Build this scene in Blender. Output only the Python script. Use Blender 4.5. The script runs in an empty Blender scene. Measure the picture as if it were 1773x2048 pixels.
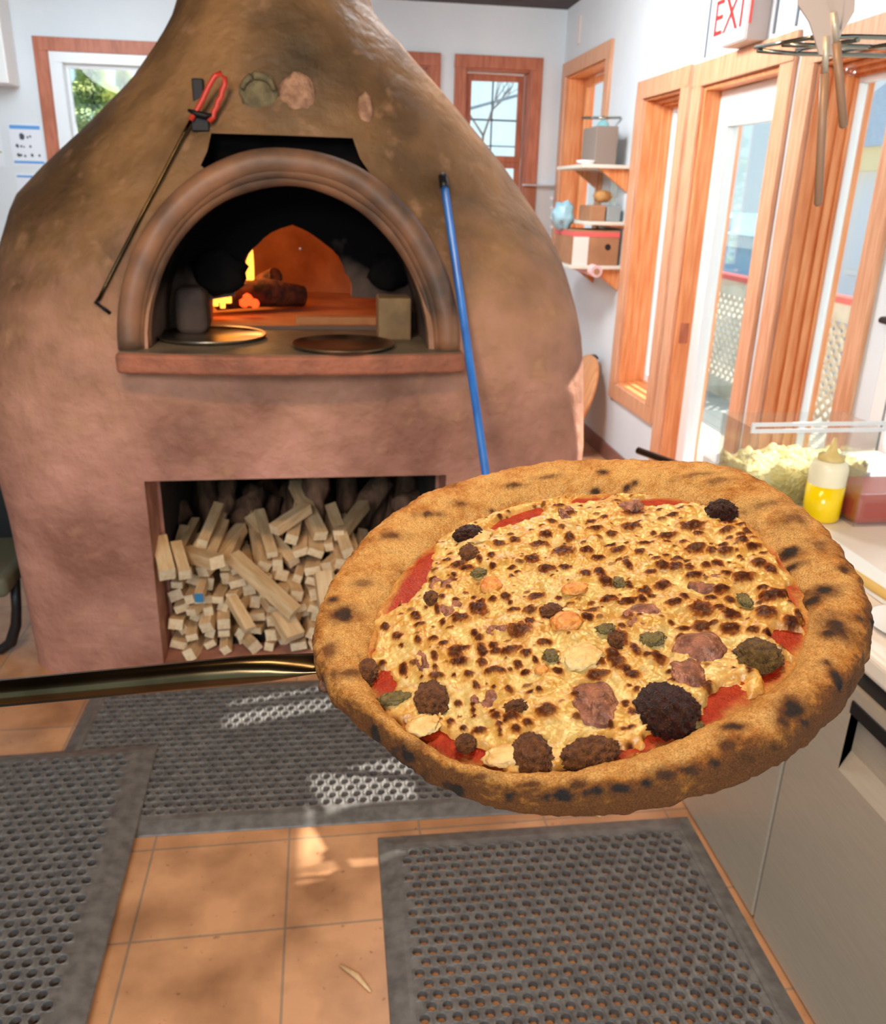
import bpy, bmesh, math, random
import numpy as np
from mathutils import Vector, Matrix, noise, Euler
from mathutils.bvhtree import BVHTree
random.seed(7); rng = np.random.default_rng(5)
S = bpy.context.scene
COL = S.collection
# ------------------------------------------------------------------ camera
IW, IH, FPX, CH = 1773, 2048, 1670.0, 1.68
PITCH, ROLL, YAW = math.radians(20.7), math.radians(1.5), math.radians(8.384)
FW = Vector((math.sin(YAW)*math.cos(PITCH), math.cos(YAW)*math.cos(PITCH), -math.sin(PITCH)))
R0 = Vector((math.cos(YAW), -math.sin(YAW), 0)); U0 = R0.cross(FW)
RT = R0*math.cos(ROLL) + U0*math.sin(ROLL); UP = -R0*math.sin(ROLL) + U0*math.cos(ROLL)
CAM = Vector((0, 0, CH))
cd = bpy.data.cameras.new('camera'); cam = bpy.data.objects.new('camera', cd); COL.objects.link(cam)
cd.sensor_fit = 'VERTICAL'; cd.sensor_height = 36; cd.lens = FPX/IH*36; cd.clip_start = .02; cd.clip_end = 200
cam.matrix_world = Matrix.Translation(CAM) @ Matrix((RT, UP, -FW)).transposed().to_4x4()
cd.dof.use_dof = True; cd.dof.focus_distance = .56; cd.dof.aperture_fstop = 15
S.camera = cam
# ------------------------------------------------------------------ world, sun, lamps, fill, exposure
S.view_settings.view_transform = 'Standard'; S.view_settings.look = 'None'
S.view_settings.exposure = 0.9; S.view_settings.gamma = 1; S.view_settings.use_curve_mapping = False
w = bpy.data.worlds.new('sky'); S.world = w; w.use_nodes = True
wn = w.node_tree.nodes; wl = w.node_tree.links
bg = wn['Background']; bg.inputs[1].default_value = 1.0
tc = wn.new('ShaderNodeTexCoord'); sp = wn.new('ShaderNodeSeparateXYZ'); rp = wn.new('ShaderNodeValToRGB')
wl.new(tc.outputs['Generated'], sp.inputs[0]); wl.new(sp.outputs[2], rp.inputs[0]); wl.new(rp.outputs[0], bg.inputs[0])
rp.color_ramp.elements[0].position = 0.0; rp.color_ramp.elements[0].color = (.46, .62, .68, 1)
rp.color_ramp.elements[1].position = .6; rp.color_ramp.elements[1].color = (.30, .56, .74, 1)
sd = bpy.data.lights.new('sun', 'SUN'); sd.energy = 6.5; sd.angle = math.radians(.55); sd.color = (1, .94, .82)
sun = bpy.data.objects.new('sun', sd); COL.objects.link(sun)
sun.rotation_euler = Vector((-1, -.22, -.85)).to_track_quat('-Z', 'Y').to_euler(); sun.location = (8, 3, 8)
def lamp(name, loc, size, energy, color, target=None):
    l = bpy.data.lights.new(name, 'AREA'); l.shape = 'DISK'; l.size = size; l.energy = energy; l.color = color
    o = bpy.data.objects.new(name, l); COL.objects.link(o); o.location = loc
    if target is not None: o.rotation_euler = (Vector(target)-Vector(loc)).to_track_quat('-Z', 'Y').to_euler()
    return o
lamp('kitchen_lamp', (.25, 1.15, 2.7), .3, 12, (1, .64, .30), (.15, .5, 1.4))
lamp('oven_lamp', (-.5, 1.0, 2.95), .4, 11, (1, .74, .45), (-.2, 2.9, 1.3))
lamp('room_fill', (-1.4, 5.6, 3.0), 1.6, 40, (.84, .93, 1), (-.6, 6.6, 1.2))  # added fill, no visible fixture, brightens the back wall
lamp('room_fill', (.5, 4.2, 3.0), 1.0, 66, (.97, .98, 1), (1.9, 4.2, 1.2))  # unseen fill added to lift the right wall and door frames
lamp('room_fill', (-1.0, -1.6, 3.0), 1.6, 78, (.98, .96, .96), (.3, 1.9, .4))  # fill added behind the camera to brighten the foreground

# ------------------------------------------------------------------ pixel rays
def ray(x, y): return RT*((x-IW/2)/FPX) - UP*((y-IH/2)/FPX) + FW
def onx(x, y, X): d = ray(x, y); return CAM + d*(X/d.x)
def ony(x, y, Y): d = ray(x, y); return CAM + d*(Y/d.y)
def onz(x, y, Z): d = ray(x, y); return CAM + d*((Z-CH)/d.z)

# ------------------------------------------------------------------ materials
def srgb(r, g, b):
    f = lambda c: (c/255/12.92) if c/255 <= .04045 else ((c/255+.055)/1.055)**2.4
    return (f(r), f(g), f(b), 1)
def mat(name, col, rough=.5, metal=0, col2=None, scale=6, stretch=(1, 1, 1), bump=0, bscale=40, detail=4, spec=None, trans=0, emit=None, estr=0, ior=None, alpha=None, sharp=(.35, .65), sss=0):
    m = bpy.data.materials.new(name); m.use_nodes = True; n = m.node_tree.nodes; l = m.node_tree.links
    p = n['Principled BSDF']; p.inputs['Base Color'].default_value = col; p.inputs['Roughness'].default_value = rough; p.inputs['Metallic'].default_value = metal
    if spec is not None: p.inputs['Specular IOR Level'].default_value = spec
    if trans: p.inputs['Transmission Weight'].default_value = trans
    if ior: p.inputs['IOR'].default_value = ior
    if emit: p.inputs['Emission Color'].default_value = emit; p.inputs['Emission Strength'].default_value = estr
    if sss: p.inputs['Subsurface Weight'].default_value = sss; p.inputs['Subsurface Radius'].default_value = (.01, .005, .002)
    t = n.new('ShaderNodeTexCoord'); mp = n.new('ShaderNodeMapping'); mp.inputs['Scale'].default_value = stretch; l.new(t.outputs['Object'], mp.inputs[0])
    if col2 is not None:
        no = n.new('ShaderNodeTexNoise'); no.inputs['Scale'].default_value = scale; no.inputs['Detail'].default_value = detail; l.new(mp.outputs[0], no.inputs[0])
        r = n.new('ShaderNodeValToRGB'); r.color_ramp.elements[0].position = sharp[0]; r.color_ramp.elements[1].position = sharp[1]
        r.color_ramp.elements[0].color = col; r.color_ramp.elements[1].color = col2; l.new(no.outputs[0], r.inputs[0]); l.new(r.outputs[0], p.inputs['Base Color'])
    if bump:
        nb = n.new('ShaderNodeTexNoise'); nb.inputs['Scale'].default_value = bscale; nb.inputs['Detail'].default_value = 6; l.new(mp.outputs[0], nb.inputs[0])
        b = n.new('ShaderNodeBump'); b.inputs['Strength'].default_value = bump; b.inputs['Distance'].default_value = .02; l.new(nb.outputs[0], b.inputs['Height']); l.new(b.outputs[0], p.inputs['Normal'])
    return m
def glassmat(name, tint=(1, 1, 1, 1), refl=.06, rough=.02):
    m = bpy.data.materials.new(name); m.use_nodes = True; n = m.node_tree.nodes; l = m.node_tree.links
    n.remove(n['Principled BSDF']); o = n['Material Output']
    a = n.new('ShaderNodeBsdfTransparent'); a.inputs[0].default_value = tint
    g = n.new('ShaderNodeBsdfGlossy'); g.inputs['Roughness'].default_value = rough
    f = n.new('ShaderNodeLayerWeight'); f.inputs[0].default_value = .25
    mu = n.new('ShaderNodeMath'); mu.operation = 'MULTIPLY_ADD'; mu.inputs[1].default_value = .35; mu.inputs[2].default_value = refl*.4; l.new(f.outputs['Fresnel'], mu.inputs[0])
    x = n.new('ShaderNodeMixShader'); l.new(mu.outputs[0], x.inputs[0]); l.new(a.outputs[0], x.inputs[1]); l.new(g.outputs[0], x.inputs[2]); l.new(x.outputs[0], o.inputs[0])
    return m
M = {}
M['wall'] = mat('white_wall_paint', srgb(226, 232, 236), .7, col2=srgb(218, 226, 232), scale=2, bump=.05, bscale=120)
M['white'] = mat('white_paint', srgb(236, 236, 234), .45)
M['vinyl'] = mat('white_vinyl', srgb(232, 238, 242), .35)
M['ceiling'] = mat('dark_ceiling', srgb(84, 76, 78), .8, col2=srgb(60, 54, 58), scale=3)
M['fir'] = mat('orange_fir_wood', srgb(232, 160, 106), .45, col2=srgb(212, 128, 72), scale=9, stretch=(6, 6, .5), bump=.05, bscale=20)
M['fir_sheen'] = mat('sheen_fir_casing', srgb(228, 174, 138), .4, col2=srgb(208, 146, 106), scale=9, stretch=(6, 6, .5), bump=.05, bscale=20)  # same fir as the jambs, paled to paint in surface sheen
M['fir_back'] = mat('red_fir_wood', srgb(190, 112, 82), .5, col2=srgb(166, 92, 62), scale=9, stretch=(4, 4, .7), bump=.05, bscale=20)
M['steel'] = mat('brushed_steel', srgb(204, 192, 174), .38, .42, col2=srgb(197, 185, 167), scale=14, stretch=(1, 1, 14), bump=.02, bscale=60)
M['alu'] = mat('pan_aluminium', srgb(190, 184, 172), .3, 1, col2=srgb(140, 130, 115), scale=12)
M['dark_alu'] = mat('seasoned_pan_metal', srgb(150, 130, 104), .4, .9, col2=srgb(96, 82, 66), scale=9)
M['handle_metal'] = mat('dark_polished_metal', srgb(86, 72, 50), .2, 1, col2=srgb(62, 50, 34), scale=20)
M['black'] = mat('black_plastic', srgb(20, 20, 22), .4)
M['blackmetal'] = mat('black_iron', srgb(34, 30, 30), .5, .6)
M['rubber'] = mat('black_rubber', srgb(118, 116, 114), .45, col2=srgb(92, 90, 90), scale=30, bump=.1, bscale=200)
M['red'] = mat('red_handle_plastic', srgb(214, 62, 44), .35)
M['blue'] = mat('blue_painted_wood', srgb(52, 128, 214), .4, col2=srgb(40, 104, 190), scale=20, stretch=(1, 1, .2))
M['soot'] = mat('soot', srgb(10, 9, 10), .95, col2=srgb(22, 19, 19), spec=.08, scale=8, bump=.2, bscale=20)
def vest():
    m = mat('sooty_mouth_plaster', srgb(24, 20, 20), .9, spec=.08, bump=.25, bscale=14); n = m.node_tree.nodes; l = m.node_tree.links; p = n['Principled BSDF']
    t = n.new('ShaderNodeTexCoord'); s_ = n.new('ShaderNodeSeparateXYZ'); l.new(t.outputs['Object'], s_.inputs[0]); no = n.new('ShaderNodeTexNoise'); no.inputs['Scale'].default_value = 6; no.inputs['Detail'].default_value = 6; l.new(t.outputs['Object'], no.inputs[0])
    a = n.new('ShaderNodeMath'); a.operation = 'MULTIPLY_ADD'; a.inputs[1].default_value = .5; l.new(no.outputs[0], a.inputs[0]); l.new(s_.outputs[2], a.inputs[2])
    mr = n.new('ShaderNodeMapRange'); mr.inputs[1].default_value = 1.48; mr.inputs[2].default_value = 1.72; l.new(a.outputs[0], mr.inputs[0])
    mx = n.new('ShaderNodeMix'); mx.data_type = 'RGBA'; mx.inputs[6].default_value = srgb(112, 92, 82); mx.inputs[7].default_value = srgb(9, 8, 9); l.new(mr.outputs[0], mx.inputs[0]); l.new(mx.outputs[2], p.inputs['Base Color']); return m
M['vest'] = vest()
M['firebrick'] = mat('fire_clay', srgb(190, 132, 84), .85, col2=srgb(160, 104, 64), scale=7, bump=.2, bscale=20)
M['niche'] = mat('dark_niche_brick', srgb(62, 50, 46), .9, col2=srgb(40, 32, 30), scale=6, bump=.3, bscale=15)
M['stone_grey'] = mat('grey_fossil_stone', srgb(134, 118, 84), .8, col2=srgb(98, 86, 62), scale=30, bump=.5, bscale=60)
M['stone_pink'] = mat('pink_stone', srgb(196, 148, 116), .8, col2=srgb(150, 106, 80), scale=40, bump=.6, bscale=70)
M['kindle'] = mat('pale_sawn_wood', srgb(232, 200, 156), .7, col2=srgb(206, 166, 118), scale=16, stretch=(3, .5, 3), bump=.1, bscale=40)
M['kindle_end'] = mat('pale_end_grain', srgb(240, 218, 184), .75, col2=srgb(222, 192, 150), scale=60)
M['bluepaint'] = mat('blue_paint', srgb(56, 124, 170), .5)
M['log'] = mat('split_log_wood', srgb(150, 110, 84), .85, col2=srgb(96, 68, 52), scale=14, stretch=(2, 2, .4), bump=.4, bscale=30)
M['charlog'] = mat('charred_wood', srgb(40, 28, 24), .9, col2=srgb(110, 62, 36), scale=22, bump=.6, bscale=40)
M['ember'] = mat('glowing_ember', srgb(180, 30, 10), .8, emit=(1, .06, .01, 1), estr=1.6)
M['flame'] = mat('flame', srgb(255, 160, 40), .8, emit=(1, .42, .05, 1), estr=1.6)
M['paper'] = mat('white_paper', srgb(232, 236, 244), .7)
M['paper_blue'] = mat('blue_print', srgb(96, 160, 222), .7)
M['paper_green'] = mat('green_print', srgb(160, 176, 90), .7)
M['ink'] = mat('dark_print', srgb(70, 82, 92), .7)
M['card'] = mat('brown_cardboard', srgb(176, 128, 92), .8, col2=srgb(158, 112, 78), scale=8)
M['card_dark'] = mat('grey_brown_cardboard', srgb(140, 126, 116), .8)
M['card_white'] = mat('white_cardboard', srgb(232, 222, 214), .7)
M['red_print'] = mat('red_print', srgb(224, 100, 96), .7)
M['glass'] = glassmat('window_glass')
M['clear'] = glassmat('clear_plastic', (.97, .985, .985, 1), .15, .1)
M['bread'] = mat('bread_crust', srgb(222, 168, 104), .7, col2=srgb(190, 126, 66), scale=14, bump=.3, bscale=40)
M['greybin'] = mat('grey_plastic', srgb(150, 160, 160), .5)
M['bag'] = mat('pale_blue_plastic_bag', srgb(178, 222, 238), .25, bump=.6, bscale=14, trans=.2)
M['pinkroll'] = mat('pink_paper_roll', srgb(222, 184, 184), .6)
M['poly'] = mat('white_cutting_board', srgb(240, 242, 238), .4)
M['yellowwood'] = mat('yellow_wood', srgb(236, 196, 104), .5)
M['cheddar'] = mat('shredded_cheese', srgb(252, 238, 176), .6, col2=srgb(240, 212, 136), scale=40, bump=1, bscale=90)
M['oil'] = mat('yellow_oil', srgb(252, 214, 8), .15, sss=.0)
M['bottle'] = mat('translucent_squeeze_plastic', srgb(255, 246, 214), .3, trans=.1)
M['sauce_red'] = mat('red_sauce', srgb(196, 84, 74), .3)
M['enamel'] = mat('white_enamel', srgb(240, 240, 242), .2)
M['beige_metal'] = mat('beige_spatula_metal', srgb(206, 186, 174), .4, .3)
M['rackwire'] = mat('dark_chrome_wire', srgb(150, 152, 142), .2, .95)
M['brownhandle'] = mat('brown_handle_wood', srgb(150, 116, 92), .4)
M['cork'] = mat('varnished_pine_board', srgb(226, 160, 106), .45, col2=srgb(206, 136, 84), scale=6, stretch=(1, 4, .6))
M['basetile'] = mat('clay_base_tile', srgb(150, 106, 92), .5, col2=srgb(128, 88, 76), scale=6)
M['deck'] = mat('sunlit_deck_board', srgb(226, 220, 206), .6)
M['fencewood'] = mat('grey_lattice_wood', srgb(222, 210, 188), .8, col2=srgb(196, 182, 158), scale=5)
M['snowground'] = mat('pale_ground', srgb(206, 206, 198), .9, col2=srgb(170, 170, 160), scale=1.2)
M['siding'] = mat('pale_blue_siding', srgb(226, 238, 250), .7)
M['cream'] = mat('cream_fascia', srgb(248, 232, 186), .6)
M['roof'] = mat('blue_grey_shingles', srgb(176, 206, 220), .8, col2=srgb(150, 184, 204), scale=9, stretch=(1, 1, 8))
M['needle'] = mat('hazed_spruce_needles', srgb(232, 232, 150), .7, col2=srgb(186, 206, 164), scale=2.2)  # haze and overexposure painted in as a paler needle colour
M['bark'] = mat('bark', srgb(110, 90, 80), .9)
M['cable'] = mat('grey_cable', srgb(120, 126, 134), .6)
M['leather'] = mat('grey_green_upholstery', srgb(96, 96, 78), .6)

# floor: large clay tiles with grout lines and wear
def floor_mat():
    m = bpy.data.materials.new('clay_floor_tiles'); m.use_nodes = True; n = m.node_tree.nodes; l = m.node_tree.links; p = n['Principled BSDF']
    t = n.new('ShaderNodeTexCoord'); mp = n.new('ShaderNodeMapping'); mp.inputs['Location'].default_value = (.494, -1.58+.303, 0); l.new(t.outputs['Object'], mp.inputs[0])
    b = n.new('ShaderNodeTexBrick'); b.offset = 0; b.squash = 1; b.inputs['Scale'].default_value = 1; b.inputs['Brick Width'].default_value = .364; b.inputs['Row Height'].default_value = .303
    b.inputs['Mortar Size'].default_value = .0035; b.inputs['Mortar Smooth'].default_value = .2
    b.inputs['Color1'].default_value = srgb(208, 160, 122); b.inputs['Color2'].default_value = srgb(198, 146, 106); b.inputs['Mortar'].default_value = srgb(160, 136, 116)
    l.new(mp.outputs[0], b.inputs[0])
    no = n.new('ShaderNodeTexNoise'); no.inputs['Scale'].default_value = 5; no.inputs['Detail'].default_value = 8; l.new(t.outputs['Object'], no.inputs[0])
    r = n.new('ShaderNodeValToRGB'); r.color_ramp.elements[0].position = .3; r.color_ramp.elements[0].color = (.55, .5, .46, 1); r.color_ramp.elements[1].position = .62; r.color_ramp.elements[1].color = (1.1, 1.08, 1.05, 1); l.new(no.outputs[0], r.inputs[0])
    n2 = n.new('ShaderNodeTexNoise'); n2.inputs['Scale'].default_value = 46; n2.inputs['Detail'].default_value = 5; l.new(t.outputs['Object'], n2.inputs[0])
    r2 = n.new('ShaderNodeValToRGB'); r2.color_ramp.elements[0].position = .26; r2.color_ramp.elements[0].color = (.45, .38, .34, 1); r2.color_ramp.elements[1].position = .34; r2.color_ramp.elements[1].color = (1, 1, 1, 1); l.new(n2.outputs[0], r2.inputs[0])
    mx = n.new('ShaderNodeMix'); mx.data_type = 'RGBA'; mx.blend_type = 'MULTIPLY'; mx.inputs[0].default_value = 1; l.new(b.outputs[0], mx.inputs[6]); l.new(r.outputs[0], mx.inputs[7])
    m2 = n.new('ShaderNodeMix'); m2.data_type = 'RGBA'; m2.blend_type = 'MULTIPLY'; m2.inputs[0].default_value = .8; l.new(mx.outputs[2], m2.inputs[6]); l.new(r2.outputs[0], m2.inputs[7])
    l.new(m2.outputs[2], p.inputs['Base Color']); p.inputs['Roughness'].default_value = .36
    bp = n.new('ShaderNodeBump'); bp.inputs['Strength'].default_value = .4; bp.inputs['Distance'].default_value = .004; bp.invert = True; l.new(b.outputs['Fac'], bp.inputs['Height']); l.new(bp.outputs[0], p.inputs['Normal'])
    return m
M['floor'] = floor_mat()
# oven plaster: pink clay render, browner upward for smoke and painted-in warm light
def plaster_mat():
    m = bpy.data.materials.new('earth_plaster'); m.use_nodes = True; n = m.node_tree.nodes; l = m.node_tree.links; p = n['Principled BSDF']; p.inputs['Roughness'].default_value = .62
    t = n.new('ShaderNodeTexCoord')
    def noi(sc, de, stretch=None):
        q = n.new('ShaderNodeTexNoise'); q.inputs['Scale'].default_value = sc; q.inputs['Detail'].default_value = de; l.new(t.outputs['Object'], q.inputs[0]); return q
    def ramp(src, a, ca, b, cb):
        r = n.new('ShaderNodeValToRGB'); r.color_ramp.elements[0].position = a; r.color_ramp.elements[0].color = ca; r.color_ramp.elements[1].position = b; r.color_ramp.elements[1].color = cb; l.new(src, r.inputs[0]); return r
    big = noi(2.6, 6); fine = noi(11, 8)
    pink = ramp(big.outputs[0], .36, srgb(150, 98, 80), .66, srgb(206, 146, 126))
    brown = ramp(big.outputs[0], .38, srgb(104, 74, 44), .64, srgb(168, 122, 78))
    s = n.new('ShaderNodeSeparateXYZ'); l.new(t.outputs['Object'], s.inputs[0])
    ad = n.new('ShaderNodeMath'); ad.operation = 'MULTIPLY_ADD'; ad.inputs[1].default_value = .8; l.new(fine.outputs[0], ad.inputs[0]); l.new(s.outputs[2], ad.inputs[2])
    f = ramp(ad.outputs[0], .0, (0, 0, 0, 1), 1, (1, 1, 1, 1))
    mr = n.new('ShaderNodeMapRange'); mr.inputs[1].default_value = 1.15; mr.inputs[2].default_value = 2.0; l.new(ad.outputs[0], mr.inputs[0])
    mx = n.new('ShaderNodeMix'); mx.data_type = 'RGBA'; l.new(mr.outputs[0], mx.inputs[0]); l.new(pink.outputs[0], mx.inputs[6]); l.new(brown.outputs[0], mx.inputs[7])
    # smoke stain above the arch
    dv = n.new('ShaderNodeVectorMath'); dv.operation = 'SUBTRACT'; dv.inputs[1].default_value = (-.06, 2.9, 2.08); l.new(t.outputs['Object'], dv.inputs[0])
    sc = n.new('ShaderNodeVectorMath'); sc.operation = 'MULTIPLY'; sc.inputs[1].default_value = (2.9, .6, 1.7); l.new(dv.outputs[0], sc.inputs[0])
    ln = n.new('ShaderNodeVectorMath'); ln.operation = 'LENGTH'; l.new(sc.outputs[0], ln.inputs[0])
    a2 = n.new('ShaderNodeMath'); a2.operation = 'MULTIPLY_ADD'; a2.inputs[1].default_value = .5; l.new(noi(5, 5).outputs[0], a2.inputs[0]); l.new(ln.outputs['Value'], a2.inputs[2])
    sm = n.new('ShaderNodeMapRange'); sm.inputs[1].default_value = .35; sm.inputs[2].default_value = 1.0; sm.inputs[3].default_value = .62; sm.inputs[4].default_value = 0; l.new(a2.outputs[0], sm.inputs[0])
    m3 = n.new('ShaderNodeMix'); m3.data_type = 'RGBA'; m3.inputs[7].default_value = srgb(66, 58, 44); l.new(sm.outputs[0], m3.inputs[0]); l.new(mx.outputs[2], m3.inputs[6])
    # worn lighter scratches and patches
    pt = ramp(fine.outputs[0], .60, (0, 0, 0, 1), .74, (.55, .55, .55, 1))
    m4 = n.new('ShaderNodeMix'); m4.data_type = 'RGBA'; m4.inputs[7].default_value = srgb(196, 144, 108); l.new(pt.outputs[0], m4.inputs[0]); l.new(m3.outputs[2], m4.inputs[6])
    l.new(m4.outputs[2], p.inputs['Base Color'])
    bn = noi(7, 10); bp = n.new('ShaderNodeBump'); bp.inputs['Strength'].default_value = .75; bp.inputs['Distance'].default_value = .05; l.new(bn.outputs[0], bp.inputs['Height']); l.new(bp.outputs[0], p.inputs['Normal'])
    return m
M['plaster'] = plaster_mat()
M['arch'] = mat('smoked_arch_plaster', srgb(158, 108, 76), .5, col2=srgb(88, 68, 56), scale=4, bump=.25, bscale=10, sharp=(.38, .62))
M['slab'] = mat('worn_hearth_slab', srgb(128, 112, 92), .5, col2=srgb(98, 86, 72), scale=7, bump=.2, bscale=30)
M['slab_edge'] = mat('red_slab_edge', srgb(176, 104, 76), .6, col2=srgb(140, 84, 60), scale=9, bump=.4, bscale=40)
M['pier'] = mat('sooty_grey_plaster', srgb(88, 74, 68), .8, col2=srgb(50, 42, 40), spec=.2, scale=6, bump=.3, bscale=20)
M['tanbrick'] = mat('tan_fire_brick', srgb(150, 120, 84), .8, col2=srgb(124, 98, 68), scale=12, bump=.2, bscale=40)

# ------------------------------------------------------------------ mesh helpers
class MB:
    def __init__(s): s.v = []; s.f = []; s.mi = []; s.sm = []
    def add(s, v, f, mi=0, smooth=False):
        o = len(s.v); s.v += [tuple(p) for p in v]; s.f += [tuple(i+o for i in q) for q in f]; s.mi += [mi]*len(f); s.sm += [smooth]*len(f); return s
    def box(s, a, b, mi=0, rot=None, piv=None):
        x0, y0, z0 = a; x1, y1, z1 = b
        v = [Vector(p) for p in ((x0, y0, z0), (x1, y0, z0), (x1, y1, z0), (x0, y1, z0), (x0, y0, z1), (x1, y0, z1), (x1, y1, z1), (x0, y1, z1))]
        if rot is not None:
            c = Vector(piv) if piv is not None else (Vector(a)+Vector(b))/2
            v = [c + rot @ (p-c) for p in v]
        return s.add(v, [(0, 3, 2, 1), (4, 5, 6, 7), (0, 1, 5, 4), (1, 2, 6, 5), (2, 3, 7, 6), (3, 0, 4, 7)], mi)
    def tube(s, pts, r, n=12, mi=0, cap=True, flat=1.0, upv=None):
        pts = [Vector(p) for p in pts]; rs = r if isinstance(r, (list, tuple)) else [r]*len(pts); fl = flat if isinstance(flat, (list, tuple)) else [flat]*len(pts)
        v = []; f = []; ref = Vector(upv) if upv is not None else None
        for i, p in enumerate(pts):
            t = (pts[min(i+1, len(pts)-1)] - pts[max(i-1, 0)]).normalized()
            u = ref if ref is not None else (Vector((0, 0, 1)) if abs(t.z) < .9 else Vector((1, 0, 0)))
            a = t.cross(u).normalized(); b = a.cross(t).normalized()
            if ref is None: ref = b
            for k in range(n):
                g = 2*math.pi*k/n; v.append(p + a*math.cos(g)*rs[i] + b*math.sin(g)*rs[i]*fl[i])
        for i in range(len(pts)-1):
            for k in range(n): f.append((i*n+k, i*n+(k+1) % n, (i+1)*n+(k+1) % n, (i+1)*n+k))
        s.add(v, f, mi, True)
        if cap: s.add(v[:n], [tuple(reversed(range(n)))], mi); s.add(v[-n:], [tuple(range(n))], mi)
        return s
    def lathe(s, prof, c=(0, 0, 0), n=32, mi=0, mtx=None):
        v = []; f = []
        for (r, z) in prof:
            for k in range(n):
                g = 2*math.pi*k/n; p = Vector((r*math.cos(g), r*math.sin(g), z)); p = (mtx @ p) if mtx is not None else p
                v.append(p + Vector(c))
        for i in range(len(prof)-1):
            for k in range(n): f.append((i*n+k, i*n+(k+1) % n, (i+1)*n+(k+1) % n, (i+1)*n+k))
        return s.add(v, f, mi, True)
    def prism(s, poly, ax, a, b, mi=0, mis=None):
        # polygon of 2D points extruded along axis ax ('x','y','z') from a to b
        def P(p, h): return {'x': (h, p[0], p[1]), 'y': (p[0], h, p[1]), 'z': (p[0], p[1], h)}[ax]
        n = len(poly); v = [P(p, a) for p in poly] + [P(p, b) for p in poly]
        s.add(v, [tuple(range(n)), tuple(reversed(range(n, 2*n)))], mi)
        s.add(v, [(i, (i+1) % n, n+(i+1) % n, n+i) for i in range(n)], mi if mis is None else mis); return s
    def blob(s, c, r, sub=2, amp=.2, fr=3, sc=(1, 1, 1), mi=0, seed=0, mtx=None):
        b = bmesh.new(); bmesh.ops.create_icosphere(b, subdivisions=sub, radius=1)
        v = []
        for q in b.verts:
            d = q.co.normalized(); k = 1 + amp*noise.noise(d*fr + Vector((seed*7.3, seed*3.1, seed)))+ .5*amp*noise.noise(d*fr*2.7 + Vector((seed, seed*5.1, 3)))
            p = Vector((d.x*sc[0], d.y*sc[1], d.z*sc[2]))*r*k
            v.append((mtx @ p if mtx is not None else p) + Vector(c))
        f = [tuple(x.index for x in q.verts) for q in b.faces]; b.free(); return s.add(v, f, mi, True)
    def mesh(s, name, mats):
        me = bpy.data.meshes.new(name); me.from_pydata(s.v, [], s.f)
        for m_ in (mats if isinstance(mats, (list, tuple)) else [mats]): me.materials.append(m_)
        me.polygons.foreach_set('material_index', s.mi); me.polygons.foreach_set('use_smooth', s.sm); me.update()
        b = bmesh.new(); b.from_mesh(me); bmesh.ops.remove_doubles(b, verts=b.verts, dist=1e-6); bmesh.ops.recalc_face_normals(b, faces=b.faces); b.to_mesh(me); b.free(); return me
    def build(s, name, mats, parent=None, bev=0, seg=2):
        o = bpy.data.objects.new(name, s.mesh(name, mats)); COL.objects.link(o); par(o, parent)
        if bev: bv = o.modifiers.new('bevel', 'BEVEL'); bv.width = bev; bv.segments = seg; bv.limit_method = 'ANGLE'; bv.angle_limit = .6
        return o
def par(o, parent):
    if parent is not None:
        o.parent = parent; o.matrix_parent_inverse = Matrix.Translation(-world_loc(parent))
def world_loc(o): return o['_b'].to_list() and Vector(o['_b']) if '_b' in o else Vector((0, 0, 0))
def T(name, label, cat, loc=(0, 0, 0), group=None):
    o = bpy.data.objects.new(name, None); o.empty_display_size = .05; COL.objects.link(o); o.location = loc; o['_b'] = list(loc); o['label'] = label; o['category'] = cat
    if group: o['group'] = group
    return o
def tag(o, label, cat, group=None):
    o['label'] = label; o['category'] = cat
    if group: o['group'] = group
    return o
def struct(o): o['kind'] = 'structure'; return o
def apply_mods(o):
    dg = bpy.context.evaluated_depsgraph_get(); me = bpy.data.meshes.new_from_object(o.evaluated_get(dg)); o.modifiers.clear(); o.data = me
def RZ(a): return Matrix.Rotation(a, 3, 'Z')
def RX(a): return Matrix.Rotation(a, 3, 'X')
def RY(a): return Matrix.Rotation(a, 3, 'Y')
def text(body, size, loc, mtx, m, name, parent, ext=.001):
    c = bpy.data.curves.new(name, 'FONT'); c.body = body; c.size = size; c.extrude = ext; c.align_x = 'CENTER'; c.align_y = 'CENTER'; c.materials.append(m)
    f_ = bpy.data.objects.new(name+'_curve', c); COL.objects.link(f_); bpy.context.view_layer.update(); me = bpy.data.meshes.new_from_object(f_.evaluated_get(bpy.context.evaluated_depsgraph_get())); bpy.data.objects.remove(f_)
    me.transform(Matrix.Translation(loc) @ mtx.to_4x4()); o = bpy.data.objects.new(name, me); COL.objects.link(o)
    if parent is not None: o.parent = parent; o.matrix_parent_inverse = Matrix.Translation(-world_loc(parent))
    return o

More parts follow.
